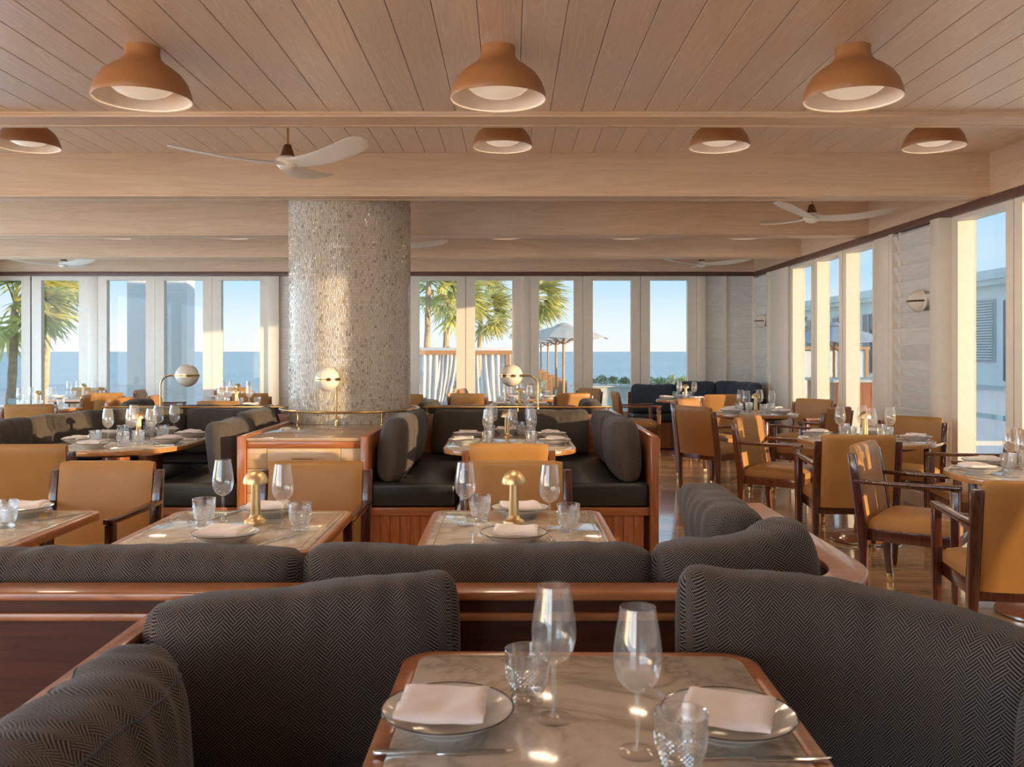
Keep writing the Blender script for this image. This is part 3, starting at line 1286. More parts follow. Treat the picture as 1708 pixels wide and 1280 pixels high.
def table(name, label, group, loc, rz, outline, inner, pedestal='round', rim='teak_edge', plate=None, legs=((0, 0),)):
    t = thing(name, label, 'table', loc, rz, group)
    part('table_top', MB().prism(inner, TZ - .03, TZ), 'marble', t, bevel=.0025)
    part('table_rim', MB().ring(outline, inner, TZ - .034, TZ - .003), rim, t, bevel=.004)
    part('apron', MB().prism([(x * .8, y * .8) for x, y in inner], TZ - .06, TZ - .03), 'teak_dark', t)
    for lx, ly in legs:
        prof = [(0, TZ - .06), (.09, TZ - .06), (.085, .5), (.075, .12), (.085, .06), (.10, .055), (0, .055)]
        p = part('pedestal', MB().lathe(prof, 32), 'teak', t, True, loc=(lx, ly, 0))
        part('base_plate', MB().lathe([(0, 0), (.24, 0), (.25, .008), (.25, .022), (.235, .03), (.21, .036), (.19, .05), (0, .056)], 40), 'teak', p, True)
        part('base_ring', MB().lathe([(.246, .004), (.254, .006), (.254, .018), (.246, .020)], 40), 'steel', p, True)
    return t


def shrink(poly, d):
    n = len(poly)
    out = []
    for i in range(n):
        a, b, c = Vector(poly[i - 1]), Vector(poly[i]), Vector(poly[(i + 1) % n])
        e = (c - a)
        e.normalize()
        out.append((b.x - e.y * d, b.y + e.x * d))
    return out


def rect_table(label, loc, w_, h_, rz=0, r=.06, inlay=True):
    o = rrect(0, 0, w_, h_, r, 8)
    t = table('marble_table', label, 'square marble tables', loc, rz, o, shrink(o, .03 if inlay else .034), rim='teak')
    if not inlay:
        return t
    a = shrink(o, .055)
    part('inlay', MB().ring(a, shrink(a, .003), TZ - .001, TZ + .0004), 'brass', t)
    return t


def round_table(label, x, y, r, group='round marble tables'):
    o = circle(r, 56)
    t = table('round_table', label, group, (x, y, 0), 0, o, circle(r - .03, 56), rim='teak_edge')
    part('inlay', MB().ring(circle(r - .06, 56), circle(r - .063, 56), TZ - .001, TZ + .0004), 'brass', t)
    return t


def oblong_table(label, x, y, w_, h_, r):
    o = rrect(0, 0, w_, h_, r, 12)
    t = table('oblong_table', label, 'oblong booth tables', (x, y, 0), 0, o, shrink(o, .024), legs=((0, -.3), (0, .3)))
    a = shrink(o, .06)
    part('inlay', MB().ring(a, shrink(a, .003), TZ - .001, TZ + .0004), 'brass', t)
    return t


# ------------------------------------------------------------------ U-shaped booths
BO = 6.9
bdm = MB().box(-.0325, .0325, -.008, .008, .02, .305).mesh('base_board', 'teak_up', bevel=.003, seg=1)


def booth(cx, label):
    t = thing('booth', label, 'booth', (cx, BO, 0), 0, 'U-shaped booths either side of the column')
    Y = lambda v: v - BO
    for s in (-1, 1):
        e = part('end_panel', MB().box(min(s * .93, s * .985), max(s * .93, s * .985), Y(5.93), Y(7.86), 0, .838), 'teak_up', t, bevel=.006)
        x0, x1 = (-.93, -.36) if s < 0 else (.36, .93)
        b = part('seat_base', MB().box(x0, x1, Y(6.0), Y(7.86), 0, .345), 'teak_dark', t)
        x = x0 + .035
        while x < x1 - .02:
            obj('base_board', bdm, b, (x, Y(5.992), 0))
            x += .0665
        part('seat_rail', MB().box(x0, x1, Y(5.972), Y(6.0), .305, .36), 'teak', t, bevel=.006)
        part('seat_pad', MB().box(x0 + .003, x1, Y(5.975), Y(7.84), .36, .522), 'black_leather', t, bevel=.03, seg=4)
    part('seat_base', MB().box(-.36, .36, Y(7.2), Y(7.86), 0, .345), 'teak_dark', t)
    part('seat_pad', MB().box(-.36, .36, Y(7.17), Y(7.84), .36, .522), 'black_leather', t, bevel=.03, seg=4)
    part('back_panel', MB().box(-.985, .985, Y(7.86), Y(7.94), 0, .845), 'teak', t, bevel=.006)
    return t


booth(0, 'U-shaped booth with black leather seat on the pool side of the column')
booth(-2.73, 'U-shaped booth with black leather seat on the far side of the column from the pool')
PG = 'herringbone cushions in the booth on the pool side of the column'
SD = .522
cushion('back_cushion', 'herringbone cushion at the booth end against the drawer cabinet, sun on its front', PG, [(-.782, 6.62), (-.782, 6.02)], SD, .43, .20, .10, 1, .010)
cushion('back_cushion', 'herringbone side cushion beside the column, deeper in the booth', PG, [(-.775, 7.40), (-.782, 6.67)], SD, .41, .19, .12, 2, .010)
cushion('back_cushion', 'sunlit herringbone back cushion nearer the column, behind the booth table', PG, [(-.64, 7.72), (.04, 7.73)], SD, .375, .19, .10, 3, .008)
cushion('back_cushion', 'half shaded herringbone back cushion behind the booth table, pool side', PG, [(.07, 7.73), (.66, 7.72)], SD, .378, .19, .10, 4, .008)
cushion('back_cushion', 'herringbone side cushion deeper in the booth, towards the armchairs', PG, [(.782, 6.68), (.775, 7.42)], SD, .40, .19, .12, 5, .010)
cushion('back_cushion', 'slumped herringbone cushion at the booth end facing the armchairs', PG, [(.782, 6.02), (.782, 6.62)], SD, .415, .20, .10, 6, .010)
LG = 'herringbone cushions in the booth away from the pool'
bx = -2.73
cushion('back_cushion', 'herringbone side cushion at the far end of the booth away from the column', LG, [(bx - .782, 6.48), (bx - .782, 6.02)], SD, .40, .19, .10, 7, .010)
cushion('back_cushion', 'curved herringbone cushion catching lamp and glass shadows', LG, [(bx - .80, 6.58), (bx - .70, 7.10), (bx - .38, 7.50), (bx - .06, 7.68)], SD, .40, .17, .10, 8, .008)
cushion('back_cushion', 'shaded herringbone back cushion behind the oval booth table', LG, [(bx - .03, 7.72), (bx + .62, 7.72)], SD, .385, .18, .10, 9, .008)
cushion('back_cushion', 'herringbone side cushion next to the column in the shaded booth', LG, [(bx + .782, 6.70), (bx + .775, 7.40)], SD, .42, .19, .12, 10, .010)
cushion('back_cushion', 'herringbone cushion leaning on the cabinet side in the shaded booth', LG, [(bx + .782, 6.02), (bx + .782, 6.64)], SD, .40, .20, .10, 12, .010)

# booths behind, facing the sea
def rear_booth(cx, label):
    t = thing('booth', label, 'booth', (cx, 8.3, 0), 0, 'booths facing the sea')
    Y = lambda v: v - 8.3
    for s in (-1, 1):
        part('end_panel', MB().box(min(s * .93, s * .985), max(s * .93, s * .985), Y(7.96), Y(9.0), 0, .84), 'teak_up', t, bevel=.006)
    part('seat_base', MB().box(-.93, .93, Y(7.96), Y(8.7), 0, .345), 'teak_dark', t)
    part('seat_pad', MB().box(-.92, .92, Y(8.0), Y(8.72), .36, .50), 'black_leather', t, bevel=.03, seg=3)
    part('seat_rail', MB().box(-.93, .93, Y(8.68), Y(8.7), .30, .36), 'teak', t, bevel=.004)


rear_booth(0, 'sea-facing booth backing onto the pool-side booth')
rear_booth(-2.73, 'sea-facing booth backing onto the shaded booth')
for cx, w_ in ((0, 'pool-side'), (-2.73, 'shaded')):
    g_ = 'cushions of the sea-facing booth behind the %s booth' % w_
    cushion('back_cushion', 'grey-blue cushion on the column end of the sea-facing booth behind the %s booth' % w_, g_, [(cx - .78, 8.68), (cx - .78, 8.22)] if cx == 0 else [(cx + .78, 8.22), (cx + .78, 8.68)], .50, .44 if cx == 0 else .36, .2, .1, 21, .012, nu=30)
    cushion('back_cushion', 'grey-blue cushion on the outer end of the sea-facing booth behind the %s booth' % w_, g_, [(cx + .78, 8.22), (cx + .78, 8.68)] if cx == 0 else [(cx - .78, 8.68), (cx - .78, 8.22)], .50, .45, .2, .1, 22, .012, nu=30)
    cushion('back_cushion', 'long grey-blue back cushion of the sea-facing booth behind the %s booth' % w_, g_, [(cx + .64, 8.12), (cx - .64, 8.12)], .50, .415, .18, -.05, 23, .012, nu=50)

# ------------------------------------------------------------------ cabinet and counter at the column
t = thing('drawer_cabinet', 'drawer cabinet of pale oak in a teak frame below the column', 'cabinet', (-1.365, 5.96, 0), 0)
part('body', MB().box(-.378, .378, .012, 1.9, 0, .80), 'teak_dark', t)
part('top_rail', MB().box(-.378, .378, -.004, .012, .757, .804), 'teak', t, bevel=.004)
for s in (-1, 1):
    x0, x1 = (-.376, -.243) if s < 0 else (.248, .376)
    for za, zb in ((.622, .755), (.46, .618), (.06, .456)):
        part('side_filler', MB().box(x0, x1, .0, .012, za, zb), 'oak_drawer', t, bevel=.001)
for za, zb in ((.622, .755), (.46, .618), (.29, .456), (.06, .286)):
    d = part('drawer_front', MB().box(-.240, .245, -.002, .012, za, zb), 'oak_drawer', t, bevel=.0012)
    zc = (za + zb) / 2
    h_ = part('handle', MB().tube([(-.072, -.034, zc), (.076, -.034, zc)], .0055, 10), 'brass', d, True)
    for xx in (-.05, .054):
        part('handle_post', MB().tube([(xx, -.034, zc), (xx, 0, zc)], .004, 8), 'brass', d, True)
pl = [(-.378, -.018), (.378, -.018), (.378, 1.95), (-.378, 1.95)]
o = part('counter', MB().prism(pl, .804, .826), 'counter_stone', t, bevel=.004)

# brass rails
CZ = .925


def ring_rail():
    t = thing('brass_rail', 'brass ring rail circling the foot of the column', 'rail', (CX, CY, .826), 0)
    r = .57
    part('ring', MB().tube([(r * math.cos(a), r * math.sin(a), CZ - .826) for a in [2 * PI * k / 64 for k in range(64)]], .009, 8, True), 'brass', t, True)
    for k in range(5):
        a = PI * 1.5 + (-2 + k) * .62
        if k == 2:
            continue
        if abs(math.cos(a) * r) > .37:
            continue
        part('rail_post', MB().lathe([(0, 0), (.018, 0), (.018, .006), (.007, .012), (.007, CZ - .826), (0, CZ - .826)], 12), 'brass', t, True, loc=(r * math.cos(a), r * math.sin(a), 0))


ring_rail()


def rail(x0, x1, label):
    t = thing('brass_rail', label, 'rail', (x0, 7.935, .845), 0, 'brass rails on the booth backs')
    part('bar', MB().tube([(0, 0, .06), (x1 - x0, 0, .06)], .009, 8), 'brass', t, True)
    for x in (.03, (x1 - x0) / 2, x1 - x0 - .03):
        part('rail_post', MB().lathe([(0, 0), (.016, 0), (.016, .005), (.006, .01), (.006, .06), (0, .06)], 10), 'brass', t, True, loc=(x, 0, 0))


rail(-.76, .9, 'straight brass rail along the back of the pool-side booth')
rail(-3.6, -1.9, 'straight brass rail along the back of the shaded booth')


def globe_lamp(base, stem, gc, r, label, arm=None):
    t = thing('globe_lamp', label, 'lamp', base, 0, 'globe lamps on the brass rails')
    part('stem', MB().tube(stem, .0075, 8), 'brass', t, True)
    part('foot_collar', MB().lathe([(0, 0), (.016, 0), (.016, .012), (.011, .02), (.011, .045), (0, .045)], 14), 'brass', t, True)
    part('globe', MB().lathe([(r * math.sin(PI * k / 20), -r * math.cos(PI * k / 20)) for k in range(21)], 36), 'opal', t, True, loc=gc)
    b = part('band', MB().lathe([(r - .002, -.012), (r + .006, -.012), (r + .006, .012), (r - .002, .012)], 40), 'brass', t, True, loc=gc)
    part('band_groove', MB().lathe([(r + .005, -.005), (r + .0075, -.005), (r + .0075, .005), (r + .005, .005)], 40), 'bronze', b, True)
    if arm:
        part('arm_sleeve', MB().tube(arm, .012, 10), 'brass', t, True)


# on the column counter
gz = 1.187 - .826
globe_lamp((-1.335, 6.93, .826), [(0, 0, 0), (0, 0, .2), (0, 0, gz), (-.01, -.01, gz + .01)], (-.05, -.10, gz), .092, 'white globe lamp standing before the mosaic column', [(0, 0, gz), (-.012, -.02, gz)])


def hook(s):
    pts = [(0, 0, 0), (0, 0, .18), (0, 0, .235)]
    for k in range(1, 9):
        a = PI / 2 * k / 8
        pts.append((s * (.09 - .09 * math.cos(a)), 0, .235 + .09 * math.sin(a)))
    pts.append((s * .14, 0, .325))
    return pts


globe_lamp((.25, 7.935, .86), hook(-1), (-.235, 0, .325), .1, 'white globe lamp on a bent brass arm above the pool-side booth', [(-.12, 0, .325), (-.15, 0, .325)])
globe_lamp((-3.08, 7.935, .86), hook(1), (.235, 0, .325), .1, 'white globe lamp on a bent brass arm above the shaded booth', [(.12, 0, .325), (.15, 0, .325)])

# ------------------------------------------------------------------ partition banquettes
def offs(path, d):
    out = []
    n = len(path)
    for i in range(n):
        a = Vector(path[max(0, i - 1)])
        b = Vector(path[min(n - 1, i + 1)])
        e_ = (b - a).normalized()
        out.append((path[i][0] + e_.y * d, path[i][1] - e_.x * d))
    return out


def ribbon(path, d0, d1, z0, z1):
    o, i_ = offs(path, d0), offs(path, d1)
    return MB().prism(o + i_[::-1], z0, z1) if len(path) == 2 else ribbon_n(o, i_, z0, z1)


def ribbon_n(o, i_, z0, z1):
    n = len(o)
    vs = []
    for k in range(n):
        vs += [(o[k][0], o[k][1], z0), (o[k][0], o[k][1], z1), (i_[k][0], i_[k][1], z1), (i_[k][0], i_[k][1], z0)]
    fs = [(0, 1, 2, 3), (4 * n - 1, 4 * n - 2, 4 * n - 3, 4 * n - 4)]
    for k in range(n - 1):
        for j in range(4):
            q = (j + 1) % 4
            fs.append((4 * k + j, 4 * k + 4 + j, 4 * k + 4 + q, 4 * k + q))
    return MB().add(vs, fs)


arc = [(.68 + .275 * math.sin(a), 2.605 - .275 * math.cos(a)) for a in [PI / 2 * k / 14 for k in range(15)]]
P2 = [(-5.4, 2.33), (-3, 2.33), (-1, 2.33)] + arc + [(.955, 3.0), (.955, 3.62)]
t = thing('banquette', 'long teak partition banquette with rounded end and herringbone cushions', 'banquette', (0, 2.6, 0))
sh = [(x, y - 2.6) for x, y in P2]
part('partition', ribbon(sh, .035, -.035, 0, .765), 'teak_dark', t, True, angle=40)
part('cap', ribbon(sh, .060, -.045, .768, .79), 'teak', t, True, bevel=.006, seg=3, angle=40)
part('moulding', ribbon(sh[:4], .052, .030, .715, .735), 'teak', t, bevel=.004)
part('plinth', ribbon(sh, .045, .03, 0, .08), 'teak_dark', t, True, angle=40)
brd = MB().box(-.033, .033, -.007, .007, .08, .764).mesh('end_board', 'teak_up', bevel=.003, seg=1)
acc = .03
for k in range(3, len(sh) - 1):
    a, b = Vector(sh[k]), Vector(sh[k + 1])
    ln = (b - a).length
    e_ = (b - a).normalized()
    while acc < ln:
        p = a + e_ * acc
        obj('end_board', brd, t, (p.x + e_.y * .042, p.y - e_.x * .042, 0), math.atan2(e_.y, e_.x))
        acc += .0675
    acc -= ln
part('seat_base', MB().box(-5.4, .90, -.23, .28, 0, .36), 'teak_dark', t)
part('seat_base', MB().box(.42, .90, .28, 1.0, 0, .36), 'teak_dark', t)
part('seat_pad', MB().box(-5.4, .90, -.22, .30, .36, .47), 'black_leather', t, bevel=.02, seg=3)
part('seat_pad', MB().box(.42, .90, .30, 1.0, .36, .47), 'black_leather', t, bevel=.02, seg=3)
RG = 'herringbone cushions along the partition banquette'
cushion('back_cushion', 'long herringbone cushion on the partition, behind the tables away from the windows', RG, [(-2.35, 2.50), (-1.4, 2.50), (-.585, 2.50)], .47, .385, .19, .05, 31, .008, flip=True, nu=110)
cushion('back_cushion', 'long herringbone cushion in the middle of the partition', RG, [(-.555, 2.50), (0, 2.50), (.385, 2.50)], .47, .39, .19, .05, 32, .008, flip=True, nu=80)
cushion('back_cushion', 'long herringbone cushion of the partition at the dark end, mostly out of sight', RG, [(-4.0, 2.50), (-2.38, 2.50)], .47, .40, .19, .05, 38, .008, flip=True, nu=40)
cushion('back_cushion', 'herringbone cushion bending round the rounded end of the partition', RG, [(.405, 2.50, -.01), (.60, 2.495, .0), (.745, 2.53, .03), (.825, 2.64, .045)], .47, .405, .19, .05, 33, .008, flip=True, nu=60)
cushion('back_cushion', 'plump grey cushion leaning on the partition end by the floor', RG, [(.765, 2.84), (.765, 3.44)], .47, .43, .19, .20, 34, .013, nu=50)

# foreground booth
t = thing('booth', 'dark herringbone booth sharing the teak partition, table for two inside', 'booth', (0, 1.6, 0))
part('side_panel', MB().box(-.85, -.825, -1.2, .672, 0, .752), 'teak_dark', t)
part('side_cap', MB().box(-.86, -.815, -1.2, .655, .752, .778), 'teak', t, bevel=.006)
part('side_panel', MB().box(1.20, 1.24, -1.2, .35, 0, .70), 'teak_dark', t)
part('side_cap', MB().box(1.18, 1.26, -1.2, .35, .70, .725), 'teak', t, bevel=.006)
part('seat_base', MB().box(-.83, -.33, -1.2, .66, 0, .36), 'teak_dark', t)
part('seat_base', MB().box(.62, 1.11, -1.2, .64, 0, .36), 'teak_dark', t)
part('seat_pad', MB().box(-.83, -.32, -1.2, .65, .36, .46), 'black_leather', t, bevel=.02, seg=3)
part('seat_pad', MB().box(.61, 1.11, -1.2, .60, .36, .46), 'black_leather', t, bevel=.02, seg=3)
FG = 'large herringbone cushions around the table for two'
cushion('back_cushion', 'large dark herringbone cushion upright on the partition, V pattern pointing down', FG, [(-.795, 2.00, -.035), (-.45, 2.05, -.01), (-.14, 2.12, .01)], .46, .415, .17, .06, 41, .007, nu=90, piping=False)
cushion('back_cushion', 'large dark herringbone cushion curving along the booth, V pattern pointing up', FG, [(.41, 2.10, .02), (.72, 2.05, .0), (.92, 1.93, -.03), (1.06, 1.74, -.05)], .46, .42, .17, .06, 42, .007, flip=True, nu=90)
cushion('back_cushion', 'pale-lit herringbone side cushion with a sewn ridge on the booth side panel', FG, [(-.685, .82), (-.685, 1.3), (-.685, 1.72)], .46, .395, .21, .05, 43, .012, nu=90, piping=True)
cushion('back_cushion', 'dim herringbone side cushion partly in view beside the curved cushion', FG, [(.985, 1.66), (1.0, 1.3), (1.0, .82)], .46, .36, .17, .05, 44, .010, nu=60)

# corner banquette in navy
t = thing('corner_banquette', 'navy corner banquette with slatted teak base below white boards', 'banquette', (2.5, 12.9, 0))
part('seat_base', MB().box(-.75, 1.0, -.15, .45, 0, .40), 'teak_dark', t)
part('seat_base', MB().box(.5, 1.0, -1.0, -.15, 0, .40), 'teak_dark', t)
for k in range(20):
    obj('base_board', bdm, t, (-.715 + k * .067, -.158, 0), sc=(1, 1, 1.25))
part('seat_pad', MB().box(-.75, 1.0, -.16, .45, .40, .50), 'black_leather', t, bevel=.02)
part('seat_pad', MB().box(.5, 1.0, -1.0, -.16, .40, .50), 'black_leather', t, bevel=.02)
part('back_panel', MB().box(-.75, 1.0, .40, .46, 0, .80), 'teak', t)
NG = 'navy cushions of the corner banquette'
cushion('back_cushion', 'slate cushion at the glass door end of the corner banquette', NG, [(1.80, 13.17), (2.42, 13.2)], .50, .42, .2, .1, 51, .014, mat='navy_fabric', nu=30)
cushion('back_cushion', 'navy cushion in the middle of the corner banquette', NG, [(2.44, 13.2), (3.0, 13.2)], .50, .46, .2, .1, 52, .014, mat='navy_fabric', nu=30)
cushion('back_cushion', 'navy cushion curving round the corner of the banquette', NG, [(3.02, 13.2), (3.25, 13.12), (3.38, 12.85), (3.39, 12.4)], .50, .46, .2, .1, 53, .014, mat='navy_fabric', nu=40)

# ------------------------------------------------------------------ tables in place
rect_table('marble table for two inside the dark herringbone booth', (.147 - .007, 1.455, 0), .745, 1.0, math.radians(-.95), .075, False)
rect_table('square marble table before the drawer cabinet, with mushroom lamp', (-.995, 3.30, 0), .72, .78)
rect_table('square marble table before the pool-side booth, with mushroom lamp', (.028, 3.30, 0), .68, .78)
rect_table('square marble table before the shaded booth, partly in view', (-2.02, 3.30, 0), .72, .78)
oblong_table('oblong table inside the pool-side booth', 0, 6.54, .90, 1.42, .27)
oblong_table('oval-ended table inside the shaded booth', -2.73, 6.54, .95, 1.42, .46)
round_table('round table beside the louvred panel, amid four armchairs', 2.64, 6.68, .48)
round_table('round table by the sunlit posts, partly in view', 2.86, 4.78, .50)
round_table('round table between louvred panel and corner banquette', 2.60, 9.5, .44)
round_table('small round table at the navy corner banquette', 2.38, 12.15, .40)
FT = [(-5.35, 10.2), (-5.9, 12.45), (-3.75, 12.4), (-3.25, 10.7), (.12, 10.9), (.30, 12.5)]
FL = ['far table near the end wall, by the cream-backed chairs', 'far table by the window with blown palm fronds', 'far table by the open-sea door next to white boards',
      'far table behind the shaded booth near the column', 'far table behind the pool-side booth', 'far table by the glass doors with parasols in view']
for (x, y), lb in zip(FT, FL):
    o = rrect(0, 0, .72, .72, .06, 6)
    table('marble_table', lb, 'far square tables', (x, y, 0), 0, o, shrink(o, .022))

# ------------------------------------------------------------------ chairs in place
chair(-.945, 4.10, 0, -1, 'brown leather armchair facing the square table before the drawer cabinet', 'd')
chair(.030, 4.10, 0, -1, 'brown leather armchair facing the square table before the pool-side booth', 'd')
chair(-1.965, 4.10, 0, -1, 'brown leather armchair facing the square table before the shaded booth', 'd')
chair(-.005, 5.55, 0, 1, 'ochre armchair drawn up to the pool-side booth table', 'w')
chair(-2.80, 5.50, -.03, 1, 'ochre armchair drawn up to the shaded booth table', 'd')
chair(2.27, 6.08, .10, 1, 'ochre armchair seen from behind at the round table beside the louvres', 'd')
chair(2.20, 7.25, .76, -.65, 'ochre armchair with shadows of glasses on its back, at the round table beside the louvres', 'w')
chair(3.14, 7.20, -.62, -.75, 'ochre armchair beyond the round table, against the louvred panel', 'd')
chair(3.20, 6.12, -1, .12, 'side-on armchair between the round table and the sunlit posts', 'w')
chair(2.33, 5.12, .80, -.60, 'ochre armchair with dark frame turned to the table by the sunlit posts', 'd')
chair(2.25, 4.02, .15, 1, 'dark-lit armchair seen from behind at the table by the sunlit posts', 'd')
chair(2.05, 8.98, .82, .57, 'ochre armchair seen from behind, nearest the slatted booth end', 'w')
chair(2.20, 9.95, .55, -.6, 'ochre armchair behind the table between louvres and corner banquette', 'w')
chair(3.20, 9.95, -.75, -.6, 'tan armchair by the narrow side windows', 'w')
chair(2.95, 8.85, -.65, .75, 'half-shaded armchair close to the louvred panel', 'w')
chair(2.62, 11.5, -.1, 1, 'tan armchair seen from behind at the corner banquette table', 'w')
chair(1.72, 12.1, 1, .05, 'cream-lit armchair at the corner banquette, side on', 'w')
CG = 'far armchairs'
for x, y, fx, fy, lb in (
        (-4.95, 9.42, -.25, 1, 'cream-lit armchair before the far table near the end wall'),
        (-5.55, 11.15, -1, -.2, 'cream-backed armchair with dark posts between two far tables'),
        (-4.78, 10.45, -1, .2, 'cream-backed armchair at the side of the far table near the end wall'),
        (-5.30, 11.92, -.2, 1, 'ochre armchair seen from behind by the blown palm window'),
        (-6.2, 12.98, .1, -1, 'ochre armchair backed onto the blown palm window'),
        (-4.85, 12.55, 1, .1, 'cream-backed armchair turned to the open-sea door table'),
        (-4.02, 10.95, 1, .1, 'cream-backed armchair below the shaded booth globe lamp'),
        (-4.02, 12.98, .2, -1, 'ochre armchair backed onto the open-sea door'),
        (-3.35, 11.80, -.1, 1, 'ochre armchair seen from behind at the open-sea door table'),
        (-2.62, 10.9, -1, 0, 'ochre armchair beside the column at the table behind the shaded booth'),
        (-3.15, 10.02, 0, 1, 'ochre armchair seen from behind at the table behind the shaded booth'),
        (-1.25, 11.6, .2, 1, 'ochre armchair half hidden by the column'),
        (-.45, 11.75, .3, 1, 'ochre armchair seen from behind, in front of the cabana doors'),
        (-.38, 12.75, 1, -.2, 'armchair between the cabana doors and a far table'),
        (.72, 11.85, -.35, 1, 'ochre armchair seen from behind, in front of the parasol door'),
        (.92, 12.9, -.8, -.6, 'armchair backed onto the parasol door')):
    chair(x, y, fx, fy, lb, 'w', CG, tips=False)

# ================================================================== TABLEWARE
bowl_o = [(.0045, .098), (.012, .1005), (.024, .108), (.034, .122), (.0395, .142), (.0400, .158), (.0375, .182), (.0330, .210), (.0290, .236)]
bowl_i = [(r - .0009, z) for r, z in reversed(bowl_o)]
bowl_i[-1] = (0, .1012)
wg_bowl = MB().lathe(bowl_o + bowl_i, 36).mesh('bowl', 'wine_glass_clear', True, angle=80)
wg_stem = MB().lathe([(0, .006), (.010, .006), (.0055, .014), (.0042, .03), (.004, .07), (.0046, .096), (0, .0985)], 14).mesh('stem', 'wine_glass_clear', True, angle=70)
wg_foot = MB().lathe([(0, 0), (.034, 0), (.035, .001), (.034, .002), (.018, .004), (.008, .007), (0, .0072)], 36).mesh('foot', 'clear_foot', True, angle=60)
wg_all = MB().lathe(bowl_o + bowl_i, 24).lathe([(0, .006), (.010, .006), (.0055, .014), (.004, .05), (.0046, .096), (0, .0985)], 8).lathe([(0, 0), (.034, 0), (.034, .002), (.008, .007), (0, .0072)], 24).mesh('wine_glass', 'wine_glass_clear', True, angle=70)


def tumbler_mesh(n=56):
    prof = [(0, 0), (.028, 0), (.030, .003), (.030, .009), (.0265, .013), (.0265, .0155), (.031, .020)]
    zs = [.022 + .0042 * k for k in range(13)]
    outer = prof + [(.0315 + .0095 * (1 - (1 - (z - .02) / .06) ** 2) if z < .08 else .041, z) for z in zs]
    outer += [(.0415, .078), (.0425, .096), (.0418, .0972)]
    inner = [(.040, .0965), (.0385, .075), (.035, .045), (.027, .022), (0, .019)]
    m = MB()
    m.lathe(outer + inner, n)
    np_ = len(outer) + len(inner)
    k0, k1 = len(prof), len(prof) + len(zs) - 1
    for i in range(n):
        for j in range(k0, k1):
            a = i * np_ + j
            x, y, z = m.v[a]
            d = .0015 if (i + j) % 2 else -.0010
            r = math.hypot(x, y)
            m.v[a] = (x * (1 + d / r), y * (1 + d / r), z)
    # split the cut quads into facets
    fs = []
    for f in m.f:
        js = [v % np_ for v in f]
        if len(f) == 4 and min(js) >= k0 and max(js) <= k1:
            i, j = f[0] // np_, f[0] % np_
            if (i + j) % 2:
                fs += [(f[0], f[1], f[2]), (f[0], f[2], f[3])] if False else [(f[0], f[1], f[3]), (f[1], f[2], f[3])]
            else:
                fs += [(f[0], f[1], f[2]), (f[0], f[2], f[3])]
        else:
            fs.append(f)
    m.f = fs
    return m.mesh('cut_glass_tumbler', 'cut_glass', True, angle=12)


tum = tumbler_mesh()
plate_m = MB().lathe([(0, .002), (.050, .002), (.052, 0), (.058, 0), (.060, .004), (.085, .016), (.104, .027), (.1135, .0335), (.1135, .036), (.103, .0305), (.084, .0195), (.062, .010), (0, .0095)], 56).mesh('plate_body', 'ceramic', True, angle=50)
rim_m = MB().lathe([(.1115, .0345), (.1145, .0345), (.1150, .0358), (.1140, .0370), (.1118, .0362)], 56).mesh('plate_rim', 'plate_rim', True, angle=60)


def napkin_mesh(seed, flat=False):
    r_ = random.Random(seed)
    o = r_.random() * 20
    n = 18
    w_, h_ = .150, .140

    def pos(u, v, top):
        x, y = (u - .5) * w_, (v - .5) * h_
        rr = math.hypot(x, y)
        # laid over the rim, dipping a little into the plate
        z = .0375 + .010 * (abs(x) / .075) ** 2 * .4 + .004 * noise.noise(Vector((x * 22 + o, y * 22, 0))) - .006 * max(0, 1 - rr / .06)
        z += .004 * math.sin((v - .2) * 5) * u
        ed = min(u, 1 - u, v, 1 - v)
        if top:
            z += .012 * (1 - max(0, 1 - ed / .10) ** 2.2 * .55) + .0022 * math.sin(v * 22) * (1 if ed < .03 else 0)
        x *= 1 + .03 * noise.noise(Vector((v * 3 + o, 2, 0)))
        y *= 1 + .03 * noise.noise(Vector((u * 3 + o, 5, 0)))
        return (x, y, z)
    m = MB()
    m.grid(lambda u, v: pos(u, v, True), n, n)
    m.grid(lambda u, v: pos(u, v, False), n, n)
    k = (n + 1) ** 2
    rim = [(i, 0) for i in range(n)] + [(n, j) for j in range(n)] + [(n - i, n) for i in range(n)] + [(0, n - j) for j in range(n)]
    idx = [i * (n + 1) + j for i, j in rim]
    for i in range(len(idx)):
        a, b = idx[i], idx[(i + 1) % len(idx)]
        m.f.append((a, b, k + b, k + a))
    return m.mesh('folded_napkin', 'napkin', True, angle=60)


napk = [napkin_mesh(s) for s in range(4)]


def fork_mesh():
    m = MB()
    m.prism([(-.0035, -.10), (.0035, -.10), (.0045, -.085), (.0028, -.02), (.0028, .03), (.0105, .045), (.0115, .06), (-.0115, .06), (-.0105, .045), (-.0028, .03), (-.0028, -.02), (-.0045, -.085)], 0, .0022)
    for k in range(4):
        x = -.0098 + k * .0065
        m.box(x - .0015, x + .0015, .06, .10, 0, .002)
    return m.mesh('fork', 'steel', bevel=.0006, seg=1)


def knife_mesh():
    m = MB()
    m.prism([(-.0055, -.115), (.0055, -.115), (.0075, -.10), (.005, -.04), (.006, -.012), (-.006, -.012), (-.005, -.04), (-.0075, -.10)], 0, .0065)
    m.prism([(-.008, -.012), (.008, -.012), (.0085, .01), (.009, .07), (.004, .105), (-.003, .115), (-.0065, .1), (-.0075, .05)], .001, .0032)
    return m.mesh('table_knife', 'steel', bevel=.0009, seg=2)


frk, knf = fork_mesh(), knife_mesh()

